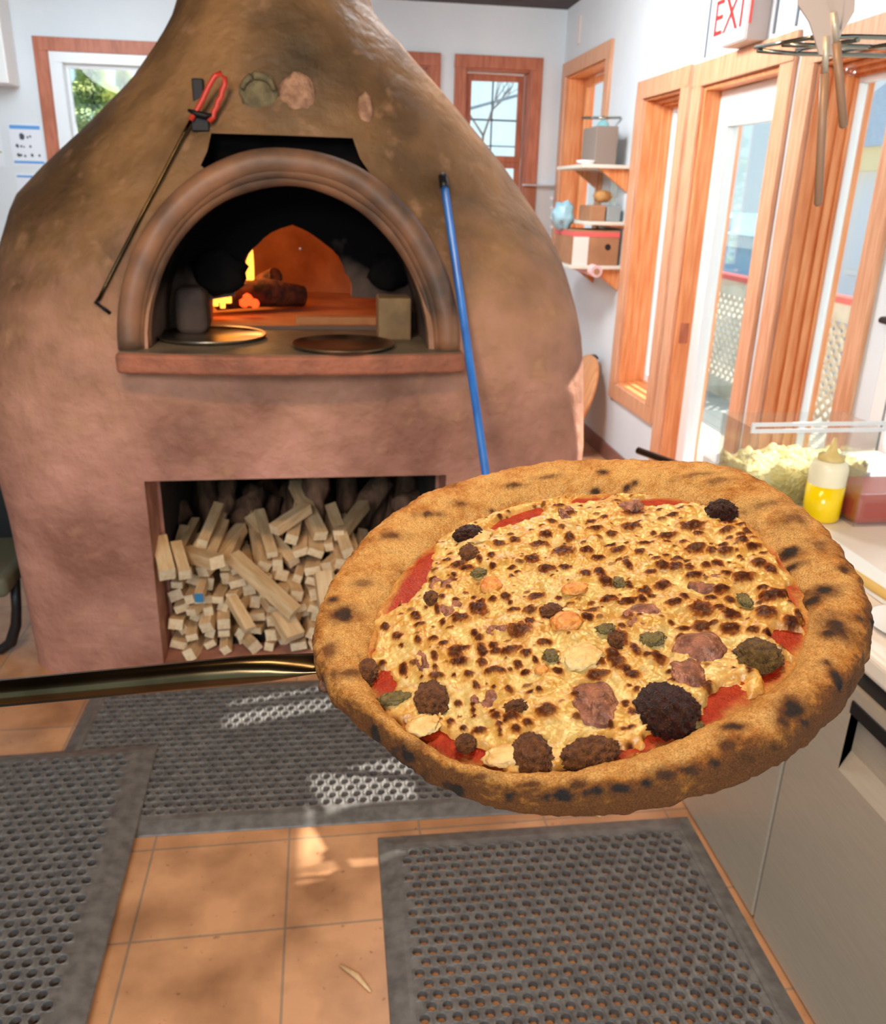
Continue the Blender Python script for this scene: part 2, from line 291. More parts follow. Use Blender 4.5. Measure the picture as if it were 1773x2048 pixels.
# ------------------------------------------------------------------ room
WX, WY, CZ, TH = 1.93, 7.2, 3.05, .2
struct(MB().box((-4.6, -2.5, -.1), (2.2, 7.5, 0)).build('floor', M['floor']))
struct(MB().box((-4.6, -2.5, CZ), (2.2, 7.5, CZ+.1)).build('ceiling', M['ceiling']))
def wall(name, ax, pos, th, u0, u1, holes, m):
    us = sorted({u0, u1, *[h[0] for h in holes], *[h[1] for h in holes]}); zs = sorted({0, CZ, *[h[2] for h in holes], *[h[3] for h in holes]})
    b = MB()
    for i in range(len(us)-1):
        for j in range(len(zs)-1):
            cu, cz = (us[i]+us[i+1])/2, (zs[j]+zs[j+1])/2
            if any(h[0] < cu < h[1] and h[2] < cz < h[3] for h in holes): continue
            if ax == 'x': b.box((pos, us[i], zs[j]), (pos+th, us[i+1], zs[j+1]))
            else: b.box((us[i], pos, zs[j]), (us[i+1], pos+th, zs[j+1]))
    return struct(b.build(name, m))
RO = {'shelf': (6.07, 7.05, 1.37, 2.57), 'narrow': (4.72, 5.29, .54, 2.25), 'door': (3.68, 4.46, 0, 2.23), 'right': (2.88, 3.41, .25, 2.2), 'white': (1.75, 2.68, 0, 2.1)}
wall('wall_right', 'x', WX, TH, -2.5, 7.4, list(RO.values()), M['wall'])
BO = {'left': (-1.94, -1.0, 1.0, 2.6), 'mid': (.36, .86, 1.1, 2.62), 'right': (1.15, 1.67, 1.1, 2.62)}
wall('wall_back', 'y', WY, TH, -4.6, 2.13, list(BO.values()), M['wall'])
struct(MB().box((-4.7, -2.5, 0), (-4.6, 7.4, CZ)).build('wall_left', M['wall']))
struct(MB().box((WX-.015, 4.57, 0), (WX, WY, .11)).build('baseboard_right', M['basetile'], bev=.004))
struct(MB().box((-4.6, WY-.015, 0), (WX, WY, .11)).build('baseboard_back', M['basetile'], bev=.004))
pB = ony(18, 167, 6.95)
struct(MB().box((-4.6, 6.95, pB.z), (pB.x, WY, CZ)).build('trim_soffit', M['white'], bev=.01))

def frame_boxes(b, ax, pos, u0, u1, z0, z1, w, d0, d1, sides='LRTB', mi=0):
    # four boards around a rectangle; inner rect u0..u1, z0..z1, width w outward
    def bx(a0, a1, c0, c1):
        if ax == 'x': b.box((pos+d0, a0, c0), (pos+d1, a1, c1), mi)
        else: b.box((a0, pos+d0, c0), (a1, pos+d1, c1), mi)
    if 'T' in sides: bx(u0-w, u1+w, z1, z1+w)
    if 'B' in sides: bx(u0-w, u1+w, z0-w, z0)
    if 'L' in sides: bx(u0-w, u0, z0, z1)
    if 'R' in sides: bx(u1, u1+w, z0, z1)
    return b
def window(n, ax, pos, rect, m_trim, tw=.1, gd=.15, sash=None, grille=False, sides='LRTB', label=None, sashm='vinyl', stops=True):
    u0, u1, z0, z1 = rect
    root = bpy.data.objects.new('window_%d' % n, None); COL.objects.link(root); root['kind'] = 'structure'; root['_b'] = [0, 0, 0]
    frame_boxes(MB(), ax, pos, u0, u1, z0, z1, tw, -.022, 0, sides).build('casing', M['fir_sheen'] if ax == 'x' else m_trim, root, bev=.004)
    # jamb lining + moulded stops
    j = frame_boxes(MB(), ax, pos, u0+.012, u1-.012, z0+.012, z1-.012, .012, 0, TH+.02, sides)
    if stops:
        for k, (dd, ww) in enumerate(((.055, .012), (.10, .026), (.135, .038))): frame_boxes(j, ax, pos, u0+.012+ww, u1-.012-ww, z0+.012+ww*.6, z1-.012-ww, ww, dd, TH+.02, sides)
    j.build('jamb', m_trim, root, bev=.003)
    q0, q1, y0, y1 = u0+.03, u1-.03, z0+.03, z1-.03
    pr = sash or [(q0, q1, y0, y1)]
    for (a, b_, c, d) in pr:
        fs = frame_boxes(MB(), ax, pos, a+.04, b_-.04, c+.05, d-.04, .045, gd, gd+.035).build('sash', M[sashm] if isinstance(sashm, str) else sashm, root, bev=.004)
        g = MB()
        if ax == 'x': g.box((pos+gd+.015, a+.035, c+.035), (pos+gd+.02, b_-.035, d-.035))
        else: g.box((a+.035, pos+gd+.015, c+.035), (b_-.035, pos+gd+.02, d-.035))
        g.build('glass_pane', M['glass'], fs)
    return root
w1 = window(1, 'y', WY, BO['left'], M['fir_back'], .09, .07, stops=False, sash=[(-1.86, -1.08, 1.08, 2.545)])
frame_boxes(MB(), 'y', WY, -1.845, -1.095, 1.095, 2.53, .09, -.004, .06).build('liner', M['vinyl'], w1, bev=.006)
window(2, 'y', WY, BO['mid'], M['fir_back'], .09, .12, stops=False, sashm='fir_back')
w3 = window(3, 'y', WY, BO['right'], M['fir_back'], .09, .12, sash=[(1.18, 1.64, 1.95, 2.59), (1.18, 1.64, 1.13, 1.95)], stops=False, sashm='fir_back')
gx = ony(990, 235, WY).x
gr = MB().box((gx-.007, WY+.125, 1.98), (gx+.007, WY+.132, 2.56)).box((1.2, WY+.125, 2.26), (1.62, WY+.132, 2.275)).box((1.2, WY+.125, 2.07), (1.62, WY+.132, 2.08))
gr.build('grille', M['cable'], w3)
window(4, 'x', WX, RO['shelf'], M['fir'], .1, .13, sash=[(6.10, 7.02, 1.95, 2.54), (6.10, 7.02, 1.4, 1.95)], stops=False, sashm='fir')
window(5, 'x', WX, RO['narrow'], M['fir'], .1, .16)
window(6, 'x', WX, RO['right'], M['fir'], .1, .15, sash=[(2.90, 3.06, .28, 2.17), (3.10, 3.39, .28, 2.17)])
# outer glazed door
d1 = bpy.data.objects.new('door_1', None); COL.objects.link(d1); d1['kind'] = 'structure'; d1['_b'] = [0, 0, 0]
u0, u1, z0, z1 = RO['door']
frame_boxes(MB(), 'x', WX, u0, u1, z0, z1, .11, -.022, 0, 'LRT').build('casing', M['fir_sheen'], d1, bev=.004)
frame_boxes(MB(), 'x', WX, u0+.02, u1-.02, z0, z1-.02, .02, 0, TH+.02, 'LRT').build('jamb', M['fir'], d1, bev=.003)
dl = MB(); X0 = .085
for (a, b_, c, d) in ((u0+.02, u0+.13, 0.01, z1-.02), (u1-.13, u1-.02, 0.01, z1-.02), (u0+.13, u1-.13, 2.06, z1-.02), (u0+.13, u1-.13, .01, .28)): dl.box((WX+X0, a, c), (WX+X0+.045, b_, d))
dl.build('door_slab', M['white'], d1, bev=.004)
fr = frame_boxes(MB(), 'x', WX, u0+.15, u1-.15, .30, 2.04, .025, X0-.012, X0+.055).build('lite_frame', M['vinyl'], d1, bev=.005)
MB().box((WX+X0+.02, u0+.14, .29), (WX+X0+.026, u1-.14, 2.05)).build('glass_pane', M['glass'], fr)
MB().box((WX+.02, u1-.022, .95), (WX+.07, u1-.016, 1.06)).build('hinge', M['fir_back'], d1)
# white door at the right
d2 = bpy.data.objects.new('door_2', None); COL.objects.link(d2); d2['kind'] = 'structure'; d2['_b'] = [0, 0, 0]
u0, u1, z0, z1 = RO['white']
dl = MB()
for (a, b_, c, d) in ((u0, 2.16, 0.01, z1), (2.58, u1, 0.01, z1), (2.16, 2.58, 1.76, z1), (2.16, 2.58, .01, .9)): dl.box((WX+.0, a, c), (WX+.045, b_, d))
dl.build('door_slab', M['white'], d2, bev=.003)
MB().box((WX+.018, 2.16, .9), (WX+.024, 2.58, 1.76)).build('glass_pane', M['glass'], d2)
pk = onx(1765, 640, WX-.04)
MB().tube([(WX, pk.y, pk.z), (WX-.04, pk.y, pk.z), (WX-.045, pk.y-.11, pk.z)], .012).build('handle', M['black'], d2)
MB().box((WX-.004, 2.60, 0.02), (WX+.004, 2.606, z1)).build('panel_groove', M['cable'], d2)
# panel battens above the doors
bt = MB()
for px in (1416, 1548, 1590): q = onx(px, 60, WX-.006); bt.box((WX-.008, q.y-.006, 2.36), (WX+.004, q.y+.006, CZ))
struct(bt.build('trim_1', M['cable']))
MB_ = MB().box((WX-.006, 5.9, 0), (WX+.002, 5.91, .01))

# ------------------------------------------------------------------ outdoors
struct(MB().box((2.13, -6, -.35), (60, 60, -.3)).box((-60, 7.4, -.35), (2.13, 60, -.3)).build('ground', M['snowground']))
dk = MB()
for k in range(14): dk.box((2.14+.145*k, 1.2, -.06), (2.14+.145*k+.138, 6.8, -.02))
tag(dk.build('deck', M['deck']), 'pale sunlit wooden deck outside the glazed door', 'deck')
st = MB().box((2.25, 4.05, .2), (2.75, 4.9, .26)).box((2.3, 4.1, -.02), (2.36, 4.85, .2)).box((2.64, 4.1, -.02), (2.7, 4.85, .2))
tag(st.build('bench', M['deck'], bev=.005), 'low pale wooden bench on the deck seen through the glazed door', 'bench')
FX = 4.3
fe = T('lattice_fence', 'weathered wooden deck fence with lattice panel and rail beyond the glass door', 'fence', (FX, 5, -.3))
MB().box((FX-.04, 2.5, .93), (FX+.1, 12, .98)).build('top_rail', M['red_print'], fe)
MB().box((FX-.02, 2.5, .78), (FX+.06, 12, .93)).build('upper_board', M['fencewood'], fe)
la = MB()
for k in range(80):
    y = 2.5+k*.12
    for sg in (1, -1):
        q = Vector((FX+.02+.012*sg, y, .3)); la.box(q-Vector((.005, .018, .68)), q+Vector((.005, .018, .68)), rot=RX(sg*math.pi/4))
la.build('lattice', M['fencewood'], fe)
for y in (2.5, 4.4, 6.3, 8.2, 10.1): MB().box((FX+.02, y, -.3), (FX+.12, y+.1, 1.0)).build('post', M['fencewood'], fe)
MB().box((FX-.02, 2.5, -.3), (FX+.06, 12, -.1)).build('bottom_board', M['fencewood'], fe)
def house(name, label, loc, wx, wy, wz, wins, wm, rh=2.6, fm='cream'):
    t = T(name, label, 'house', loc); x, y, z = loc
    MB().box((x, y, z), (x+wx, y+wy, z+wz)).build('wall', wm, t)
    MB().box((x-.3, y-.3, z+wz), (x+wx+.3, y+wy+.3, z+wz+.35)).build('fascia', M[fm], t)
    MB().prism([(x-.4, z+wz+.35), (x+wx+.4, z+wz+.35), (x+wx/2, z+wz+.35+rh)], 'y', y-.4, y+wy+.4).build('roof', M['roof'], t)
    for (a, b, c, d) in wins:
        f = MB().box((x-.06, y+a, z+c), (x, y+b, z+d)).build('window_frame', M['vinyl'], t)
        MB().box((x-.08, y+a+.12, z+c+.12), (x-.05, y+b-.12, z+d-.12)).build('pane', M['siding'], f)
    return t
tz = onx(1735, 175, 9.0).z
house('house', 'pale blue house with cream fascia and shingled roof seen through the right window', (9.0, 10.0, -.3), 6, 5.2, tz-.4+.3-.9, [(.6, 1.5, 1.2, 2.7), (2.6, 3.9, .9, 2.9)], M['siding'])
hz_ = onx(1505, 470, 12.0)
house('house', 'far blue house low behind the fence seen through the glazed door', (12.0, 19.5, -.3), 7, 14, hz_.z-.35+.3, [(1, 3, .8, 1.6), (5, 7, .8, 1.6)], mat('blue_siding', srgb(188, 222, 246), .7), .5, 'vinyl')
def conifer(loc, h, r, label):
    t = T('spruce_tree', label, 'tree', loc); x, y, z = loc
    MB().tube([(x, y, z), (x, y, z+h*.95)], [.16, .03], 8).build('trunk', M['bark'], t)
    b = MB(); R = random.Random(3)
    for k in range(9000):
        f = (R.random()*.45 if R.random() < .7 else R.random()); zz = z+h*(.04+.96*(1-f)); rr = r*(f**.85)*(.9+.25*math.sin(9*f*6.28))*(.25+.75*R.random()**.4); g = R.random()*6.283
        c = Vector((x+rr*math.cos(g), y+rr*math.sin(g), zz)); d = Vector((math.cos(g), math.sin(g), -.35+.5*R.random())); s_ = Vector((-math.sin(g), math.cos(g), .3*(R.random()-.5)))
        L = .08+.1*R.random(); W_ = .018+.025*R.random()
        b.add([c-s_*W_, c+s_*W_, c+d*L+s_*W_*.3, c+d*L-s_*W_*.3], [(0, 1, 2, 3)]); b.add([c-Vector((0, 0, W_)), c+Vector((0, 0, W_)), c+d*L], [(0, 1, 2)])
    b.build('foliage', M['needle'], t)
pc = ony(178, 118, 19.0); conifer((pc.x, 19, -.3), pc.z+.3, 2.3, 'yellow-green spruce tree seen through the left window')
pc = ony(208, 135, 27.0); conifer((pc.x+.5, 27, -.3), pc.z+.3, 1.7, 'greyer spruce tree standing behind the yellow-green one')
def baretree(loc, h, label, seed):
    R = random.Random(seed); b = MB()
    def br(p, d, L, r, k):
        q = p+d*L; b.tube([p, q], [r, r*.7], 5, cap=False)
        if k == 0: return
        for _ in range(3):
            e = (d+Vector((R.uniform(-.7, .7), R.uniform(-.7, .7), R.uniform(-.1, .5)))).normalized(); br(q, e, L*R.uniform(.55, .8), r*.6, k-1)
    br(Vector(loc), Vector((0, 0, 1)), h*.36, .09, 4)
    return tag(b.build('bare_tree', M['bark']), label, 'tree')
pc = ony(1000, 330, 24); baretree((pc.x-.6, 24, -.3), 5.6, 'leafless tree seen through the grilled back window', 5)
cb = MB()
A = ony(1000, 200, 16); cb.tube([A+Vector((-9, 0, -2.3)), A+Vector((-.5, 0, -.15)), A+Vector((1.0, 0, .28)), A+Vector((9, 0, 2.9))], .03, 6)
tag(cb.build('power_line', M['cable']), 'dark power line slanting across the sky in the grilled back window', 'cable')

# ------------------------------------------------------------------ pizza oven
OX = -.1
YF = 2.80
zs = [0, .3, .6, .9, 1.1, 1.25, 1.4, 1.55, 1.7, 1.85, 2.0, 2.15, 2.3, 2.5, 2.75, CZ-.002]
right_px = [(1160, 935), (1170, 760), (1162, 697), (1148, 608), (1121, 509), (1093, 448), (1056, 383), (1011, 328), (936, 243), (881, 167), (820, 96), (748, 0)]
left_px = [(0, 468), (34, 386), (82, 325), (120, 284), (181, 222), (236, 174), (273, 137), (304, 82), (352, 0)]
def yfront(z): return YF if z < 1.2 else YF + (z-1.2)**1.5*.32
def ysil(z): return 2.95 + max(0, min(.45, (z-.7)*.5))
def fit(pts):
    out = []
    for (x, y) in pts:
        z = 1.2
        for _ in range(20): p = ony(x, y, ysil(z)); z = p.z
        out.append([z, p.x])
    return out
RC, LC = fit(right_px), fit(left_px)
def full():
    return sorted([[0, .95]] + RC + [[2.95, .13], [3.1, .12]]), sorted([[0, -1.13], [.6, -1.15], [.95, -1.18]] + LC + [[2.95, -.33], [3.1, -.32]])
RP, LP = full()
def interp(P, z): return float(np.interp(z, [p[0] for p in P], [p[1] for p in P]))
bm = bmesh.new(); NA = 96; rings = []
zz = np.concatenate([np.linspace(0, 1.2, 13), np.linspace(1.25, CZ-.002, 37)])
def smoothP(P, z): return sum(interp(P, z+d) for d in (-.03, -.015, 0, .015, .03))/5 if z > .1 else interp(P, z)
def ring_pts(z):
    xl, xr = smoothP(LP, z), smoothP(RP, z); xc, a = (xl+xr)/2, (xr-xl)/2
    yf = yfront(z); yb = 4.55 - max(0, z-1.2)*.45; yc, b_ = (yf+yb)/2, (yb-yf)/2
    ex = 9 if z < .8 else max(2.3, 9-(z-.8)*7.5)
    out = []
    for k in range(NA):
        g = 2*math.pi*k/NA; c, s_ = math.cos(g), math.sin(g)
        x = xc + a*math.copysign(abs(c)**(2/ex), c); y = yc + b_*math.copysign(abs(s_)**(2/ex), s_)
        nz = noise.noise(Vector((x*2.2, y*2.2, z*2.2)))*.012+noise.noise(Vector((x*7, y*7, z*7)))*.004
        out.append(Vector((x+nz*c, y+nz*s_, z)))
    return out
for _ in range(14):      # settle the oven's width so its outline has the measured curve
    AP = np.array([tuple(p) for z in zz for p in ring_pts(z)]) - np.array(CAM)
    dz_ = AP @ np.array(FW); sx_ = IW/2+FPX*(AP @ np.array(RT))/dz_; sy_ = IH/2-FPX*(AP @ np.array(UP))/dz_
    for (P, px, fn) in ((RC, right_px, np.argmax), (LC, left_px, np.argmin)):
        for e_, (x, y) in zip(P, px):
            ix = np.nonzero(np.abs(sy_-y) < 22)[0]
            if len(ix) == 0: continue
            m_ = ix[fn(sx_[ix])]; e_[1] += .6*(x-sx_[m_])*dz_[m_]/FPX; e_[0] += .5*(CAM.z+AP[m_][2]-e_[0])
    for P in (RC, LC):
        a_ = np.array([e_[0] for e_ in P]); b_ = np.array([e_[1] for e_ in P]); pf = np.polyfit(a_, b_, 4)
        for e_ in P: e_[1] = .35*e_[1]+.65*float(np.polyval(pf, e_[0]))
    RP, LP = full()
for z in zz: rings.append([bm.verts.new(p) for p in ring_pts(z)])
for i in range(len(rings)-1):
    for k in range(NA): bm.faces.new((rings[i][k], rings[i][(k+1) % NA], rings[i+1][(k+1) % NA], rings[i+1][k]))
bm.faces.new(list(reversed(rings[0]))); bm.faces.new(rings[-1])
for f in bm.faces: f.smooth = True
bmesh.ops.recalc_face_normals(bm, faces=bm.faces)
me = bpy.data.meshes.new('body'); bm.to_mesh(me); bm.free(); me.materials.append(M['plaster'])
oven = T('pizza_oven', 'large brown plaster wood-fired pizza oven with arched mouth and wood store', 'oven', (OX, 3.6, 0))
body = bpy.data.objects.new('body', me); COL.objects.link(body); par(body, oven)
HZ = 1.195   # hearth height
pl_, pr_ = ony(288, 690, YF), ony(865, 698, YF); pt_ = ony(560, 362, YF)
AIX, AIC, AIZ = (pr_.x-pl_.x)/2, (pr_.x+pl_.x)/2, pt_.z
def arch(ax, cx, z0, zt, n=28, grow=0):
    return [(cx+(ax+grow)*math.cos(math.pi*k/n), z0+(zt-z0+grow)*math.sin(math.pi*k/n)) for k in range(n+1)]
def cutter(b, m):
    o = b.build('cutter', m); mo = body.modifiers.new('c', 'BOOLEAN'); mo.operation = 'DIFFERENCE'; mo.object = o; mo.solver = 'EXACT'; mo.material_mode = 'TRANSFER'
    apply_mods(body); bpy.data.objects.remove(o)
YV = 3.22
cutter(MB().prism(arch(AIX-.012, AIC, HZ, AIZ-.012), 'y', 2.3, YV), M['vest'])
# ogive opening into the fire chamber
og = [ony(x, y, YV) for (x, y) in ((418, 652), (418, 600), (470, 592), (484, 545), (515, 490), (585, 450), (650, 488), (690, 545), (703, 594), (757, 597), (757, 652))]
og = og[:3] + [a_.lerp(b_, t)+(Vector((a_.x-ccm, 0, 0)).normalized()*.012+Vector((0, 0, .008)))*math.sin(math.pi*t) for a_, b_ in zip(og[2:8], og[3:9]) for ccm in [og[5].x] for t in (0, .25, .5, .75)][:] + og[8:]
ogp = [(p.x, max(p.z, HZ+.004)) for p in og]
cutter(MB().prism(ogp, 'y', YV-.03, YV+.3), M['firebrick'])
ccx = (ogp[0][0]+ogp[-1][0])/2
ch = MB(); n_ = 40; prof = [(0.001, .56)]+[(.62*math.sin(t), .56*math.cos(t)) for t in np.linspace(.1, math.pi/2, 12)]+[(.62, -.0), (.001, -.0)]
ch.lathe(prof, (ccx, 3.88, HZ+.006), 40); cutter(ch, M['firebrick'])
# smoke slot above the arch
hp = [ony(x, y, YF+.1) for (x, y) in ((398, 330), (410, 300), (416, 263), (708, 273), (722, 315), (742, 345), (700, 360), (560, 320), (430, 355))]
cutter(MB().prism([(p.x, p.z) for p in hp], 'y', 2.4, yfront(1.85)+.10), M['soot'])
# wood store
n0, n1, n2 = ony(288, 955, YF), ony(893, 957, YF), ony(312, 1305, YF)
NL, NR, NT, NB = n0.x, n1.x, (n0.z+n1.z)/2, .035
cutter(MB().box((NL, 2.3, NB), (NR, 2.99, NT)), M['plaster'])
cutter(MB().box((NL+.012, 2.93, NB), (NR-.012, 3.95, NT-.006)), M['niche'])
body.data.set_sharp_from_angle(angle=math.radians(40))
# arch mouldings
def arch_path(ax, zt, y, n=40, tilt=.0):
    pts = [Vector((AIC+ax*math.cos(math.pi*k/n), y+(HZ+(zt-HZ)*math.sin(math.pi*k/n)-HZ)*tilt, HZ+(zt-HZ)*math.sin(math.pi*k/n))) for k in range(n+1)]
    return pts
ol, orr, ot = ony(238, 690, YF-.02), ony(916, 700, YF-.02), ony(560, 298, YF-.02)
OAX, OZT = (orr.x-ol.x)/2, ot.z
ACX = (orr.x+ol.x)/2
for k, (f, r, y) in enumerate(((0.0, .040, YF+.004), (.40, .030, YF+.012), (.74, .030, YF+.032))):
    ax = (OAX-.03)*(1-f)+(AIX)*f; zt = (OZT-.03)*(1-f)+AIZ*f; cx = ACX*(1-f)+AIC*f
    pts = [Vector((cx+ax*math.cos(g), y+max(0, (zt-HZ)*math.sin(g))**1.5*.16, HZ-.0+(zt-HZ)*math.sin(g)+noise.noise(Vector((g*3, k, 0)))*.006)) for g in np.linspace(0, math.pi, 49)]
    MB().tube(pts, r, 14, upv=(0, -1, 0)).build('arch_moulding', M['arch'], oven)
# hearth slab with bowed front
sl, sr = ony(228, 706, 2.72), ony(932, 718, 2.72)
sp_ = [(sl.x, YF+.06)] + [(sl.x+(sr.x-sl.x)*t, 2.72-.05*math.sin(math.pi*t)+.004*noise.noise(Vector((t*14, 0, 0)))) for t in np.linspace(0, 1, 25)] + [(sr.x, YF+.06)]
slab = MB().prism(sp_, 'z', HZ-.062, HZ+.002); slab.build('hearth_slab', M['slab_edge'], oven, bev=.012, seg=3)
MB().prism([(AIC+(p[0]-AIC)*.985, p[1]+.012) for p in sp_][1:-1]+[(AIC+AIX-.02, YV), (AIC-AIX+.02, YV)], 'z', HZ+.0005, HZ+.004).build('hearth_floor', M['slab'], oven)
# piers each side of the inner mouth
q0, q1 = ony(352, 655, 3.1), ony(416, 655, 3.1); zt = ony(385, 575, 3.1).z
MB().box((q0.x, 3.08, HZ), (q1.x, YV+.02, zt)).build('side_pier', M['pier'], oven, bev=.035, seg=4)
q0, q1 = ony(757, 668, 3.0), ony(822, 668, 3.0); zt = ony(790, 596, 3.0).z
pb = MB().box((q0.x, 2.99, HZ), (q1.x, 3.13, zt)).build('loose_brick', M['tanbrick'], oven, bev=.006)
for (x, y, r) in ((440, 545, .085), (778, 545, .07)):
    c = ony(x, y, 3.2); MB().blob(c, r, 3, .25, 2, (1.1, .6, .9), seed=x).build('mouth_shoulder', M['soot'], oven)
q0, q1 = ony(592, 655, 3.27), ony(757, 655, 3.27)
MB().box((q0.x, 3.26, HZ+.004), (q1.x-.005, 3.34, HZ+.045)).build('chamber_step', M['firebrick'], oven, bev=.006)
# stones set in the plaster
bv = BVHTree.FromObject(body, bpy.context.evaluated_depsgraph_get())
def on_body(x, y):
    d = ray(x, y).normalized(); r = bv.ray_cast(CAM, d); return r[0] if r[0] is not None else ony(x, y, YF)
c = on_body(518, 188); MB().blob(c, .062, 3, .12, 2, (1, .38, 1.02), seed=2).build('embedded_stone', M['stone_grey'], oven)['label'] = 'grey fossil-like stone with a rounded rim'
k = .05; MB().tube([c+Vector((k*math.cos(g), -.022, k*math.sin(g))) for g in np.linspace(.2, 2.95, 18)], [.006+.006*math.sin(g) for g in np.linspace(.1, 3, 18)], 8).build('embedded_stone', M['stone_grey'], oven)['label'] = 'raised curved rim of the fossil stone'
c = on_body(596, 190); MB().blob(c, .058, 3, .22, 2.4, (.95, .42, 1.15), seed=9).build('embedded_stone', M['stone_pink'], oven)['label'] = 'pinkish oval stone'
c = on_body(730, 222); MB().blob(c, .05, 3, .2, 2.6, (.5, .4, 1.1), seed=4).build('embedded_stone', M['stone_pink'], oven)['label'] = 'narrow upright pink stone'
# bracket holding the hook
c = on_body(402, 250)
wb = T('wall_bracket', 'small black iron bracket fixed to the oven above the left of the arch', 'bracket', tuple(c))
MB().box(c+Vector((-.028, -.02, -.02)), c+Vector((.028, .04, .03))).build('lower_plate', M['blackmetal'], wb, bev=.004)
c2 = on_body(396, 185); MB().box(c2+Vector((-.016, -.012, -.03)), c2+Vector((.02, .04, .04))).build('upper_plate', M['blackmetal'], wb, bev=.004)

# fire
def tear(b, c, h, r, lean=0): b.tube([Vector(c)+Vector((lean*t*t, 0, h*t)) for t in np.linspace(0, 1, 8)], [r*(.55+.9*t)*(1-t)**.6+.001 for t in np.linspace(0, 1, 8)], 10, cap=False)
lg = ony(530, 592, 3.75)
l1 = MB().tube([Vector((lg.x-.19, 3.62, HZ+.07)), Vector((lg.x+.0, 3.72, HZ+.085)), Vector((lg.x+.16, 3.8, HZ+.06))], [.05, .06, .045], 12)
tag(l1.build('burning_log', M['charlog']), 'charred log lying in the fire at the back of the oven', 'log')
l2 = MB().tube([Vector((lg.x-.12, 3.95, HZ+.05)), Vector((lg.x+.05, 3.78, HZ+.15))], [.045, .035], 10)
tag(l2.build('burning_log', M['charlog']), 'charred log leaning on the other log in the fire', 'log')
fb = MB()
for (x, y, hh, rr, ln) in ((490, 560, .16, .022, .01), (503, 562, .19, .02, .0), (478, 562, .11, .016, .008)): c = ony(x, y, 3.7); tear(fb, c, hh, rr, ln)
tag(fb.build('flame', M['flame']), 'tall orange flame rising behind the log', 'flame')
fb = MB()
for (x, y, hh, rr, ln) in ((432, 612, .07, .016, .0), (446, 616, .09, .016, .01), (458, 606, .08, .018, -.01), (440, 604, .06, .02, 0)): c = ony(x, y, 3.5); tear(fb, c, hh, rr, ln)
tag(fb.build('flame', M['flame']), 'cluster of low yellow flames at the left of the oven mouth', 'flame')
eb = MB()
for (x, y) in ((488, 606), (500, 603), (510, 607), (495, 596)): c = ony(x, y, 3.55); eb.blob((c.x, 3.55, max(c.z, HZ+.02)), .018, 2, .3, 3, seed=x)
tag(eb.build('ember', M['ember']), 'glowing red embers in front of the charred log', 'embers')
fl = bpy.data.lights.new('fire_glow', 'POINT'); fl.energy = 2.9; fl.color = (1, .47, .14); fl.shadow_soft_size = .08
fo = bpy.data.objects.new('fire_glow', fl); COL.objects.link(fo); fo.location = (lg.x-.1, 3.72, HZ+.27)

# pans on the hearth
def pan(x, y, z, rpx, m, label, tilt=None):
    c = onz(x, y, HZ+.012); r = rpx/FPX*(c-CAM).length
    t = T('pizza_pan', label, 'pan', (c.x, c.y, HZ+.005))
    prof = [(.001, .004), (r*.93, .004), (r*.975, .012), (r, .014), (r, .010), (r*.98, .007), (r*.94, .0), (.001, 0)]
    o = MB().lathe(prof, (c.x, c.y, HZ+.0055), 56).build('pan_body', m, t); return t
pan(424, 671, 0, 101, M['alu'], 'round metal pizza pan at the left of the oven hearth, catching orange firelight')
pan(687, 689, 0, 100, M['dark_alu'], 'round dull metal pizza pan at the right of the oven hearth')

# blue pole leaning on the oven
pa = on_body(884, 352) + Vector((0, -.025, 0))
for Ym in np.arange(2.7, 2.1, -.01):
    bot = ony(975, 968, Ym); d = (bot-pa); pend = pa + d*(pa.z/(pa.z-bot.z)); ok = True
    for t_ in np.linspace(.06, .62, 30):
        p_ = pa.lerp(pend, t_); hit = bv.ray_cast(CAM, (p_-CAM).normalized())[0]
        if hit is not None and (hit-CAM).length < (p_-CAM).length+.003: ok = False
    if ok: break
print('pole', Ym, pend)
t = T('broom_pole', 'bright blue pole with black end cap leaning on the oven front', 'pole', tuple(pend))
dn = (pa-pend).normalized()
MB().tube([pend, pa-dn*.045], .0135, 14).build('shaft', M['blue'], t)
MB().tube([pa-dn*.047, pa-dn*.03, pa+dn*.0, pa+dn*.006], [.0155, .0155, .0155, .010], 14).build('end_cap', M['black'], t)

# red-handled hook
t = T('bubble_hook', 'long steel oven hook with red loop handle hanging on the oven', 'hook', tuple(on_body(300, 420)))
A = on_body(384, 243)+Vector((0, -.03, 0)); Bq = on_body(200, 596)+Vector((0, -.012, .0))
n_ = 14; rod = [A.lerp(Bq, i/n_) for i in range(n_+1)]
rod = [Vector((p.x, min(p.y, on_body(384-184*i/n_, 243+353*i/n_).y-.012), p.z)) for i, p in enumerate(rod)]
MB().tube(rod, .0055, 8).build('rod', M['handle_metal'], t)
e = rod[-1]; MB().tube([e, e+Vector((-.012, 0, -.012)), e+Vector((.012, -.006, -.03)), e+Vector((.03, -.006, -.045))], .006, 8).build('hook_tip', M['blackmetal'], t)
hy = A.y-.012
loop_px = [(381, 240), (392, 224), (405, 200), (418, 172), (430, 152), (442, 147), (450, 155), (450, 170), (444, 183), (443, 193), (436, 203), (434, 214), (428, 223), (427, 234), (418, 243)]
MB().tube([ony(x, y, hy) for (x, y) in loop_px], .0085, 10).build('handle', M['red'], t)
g0 = [ony(x, y, hy-.004) for (x, y) in ((376, 220), (392, 227), (412, 232), (424, 230))]
MB().tube(g0, [.004, .010, .010, .005], 8).build('guard', M['blackmetal'], t)

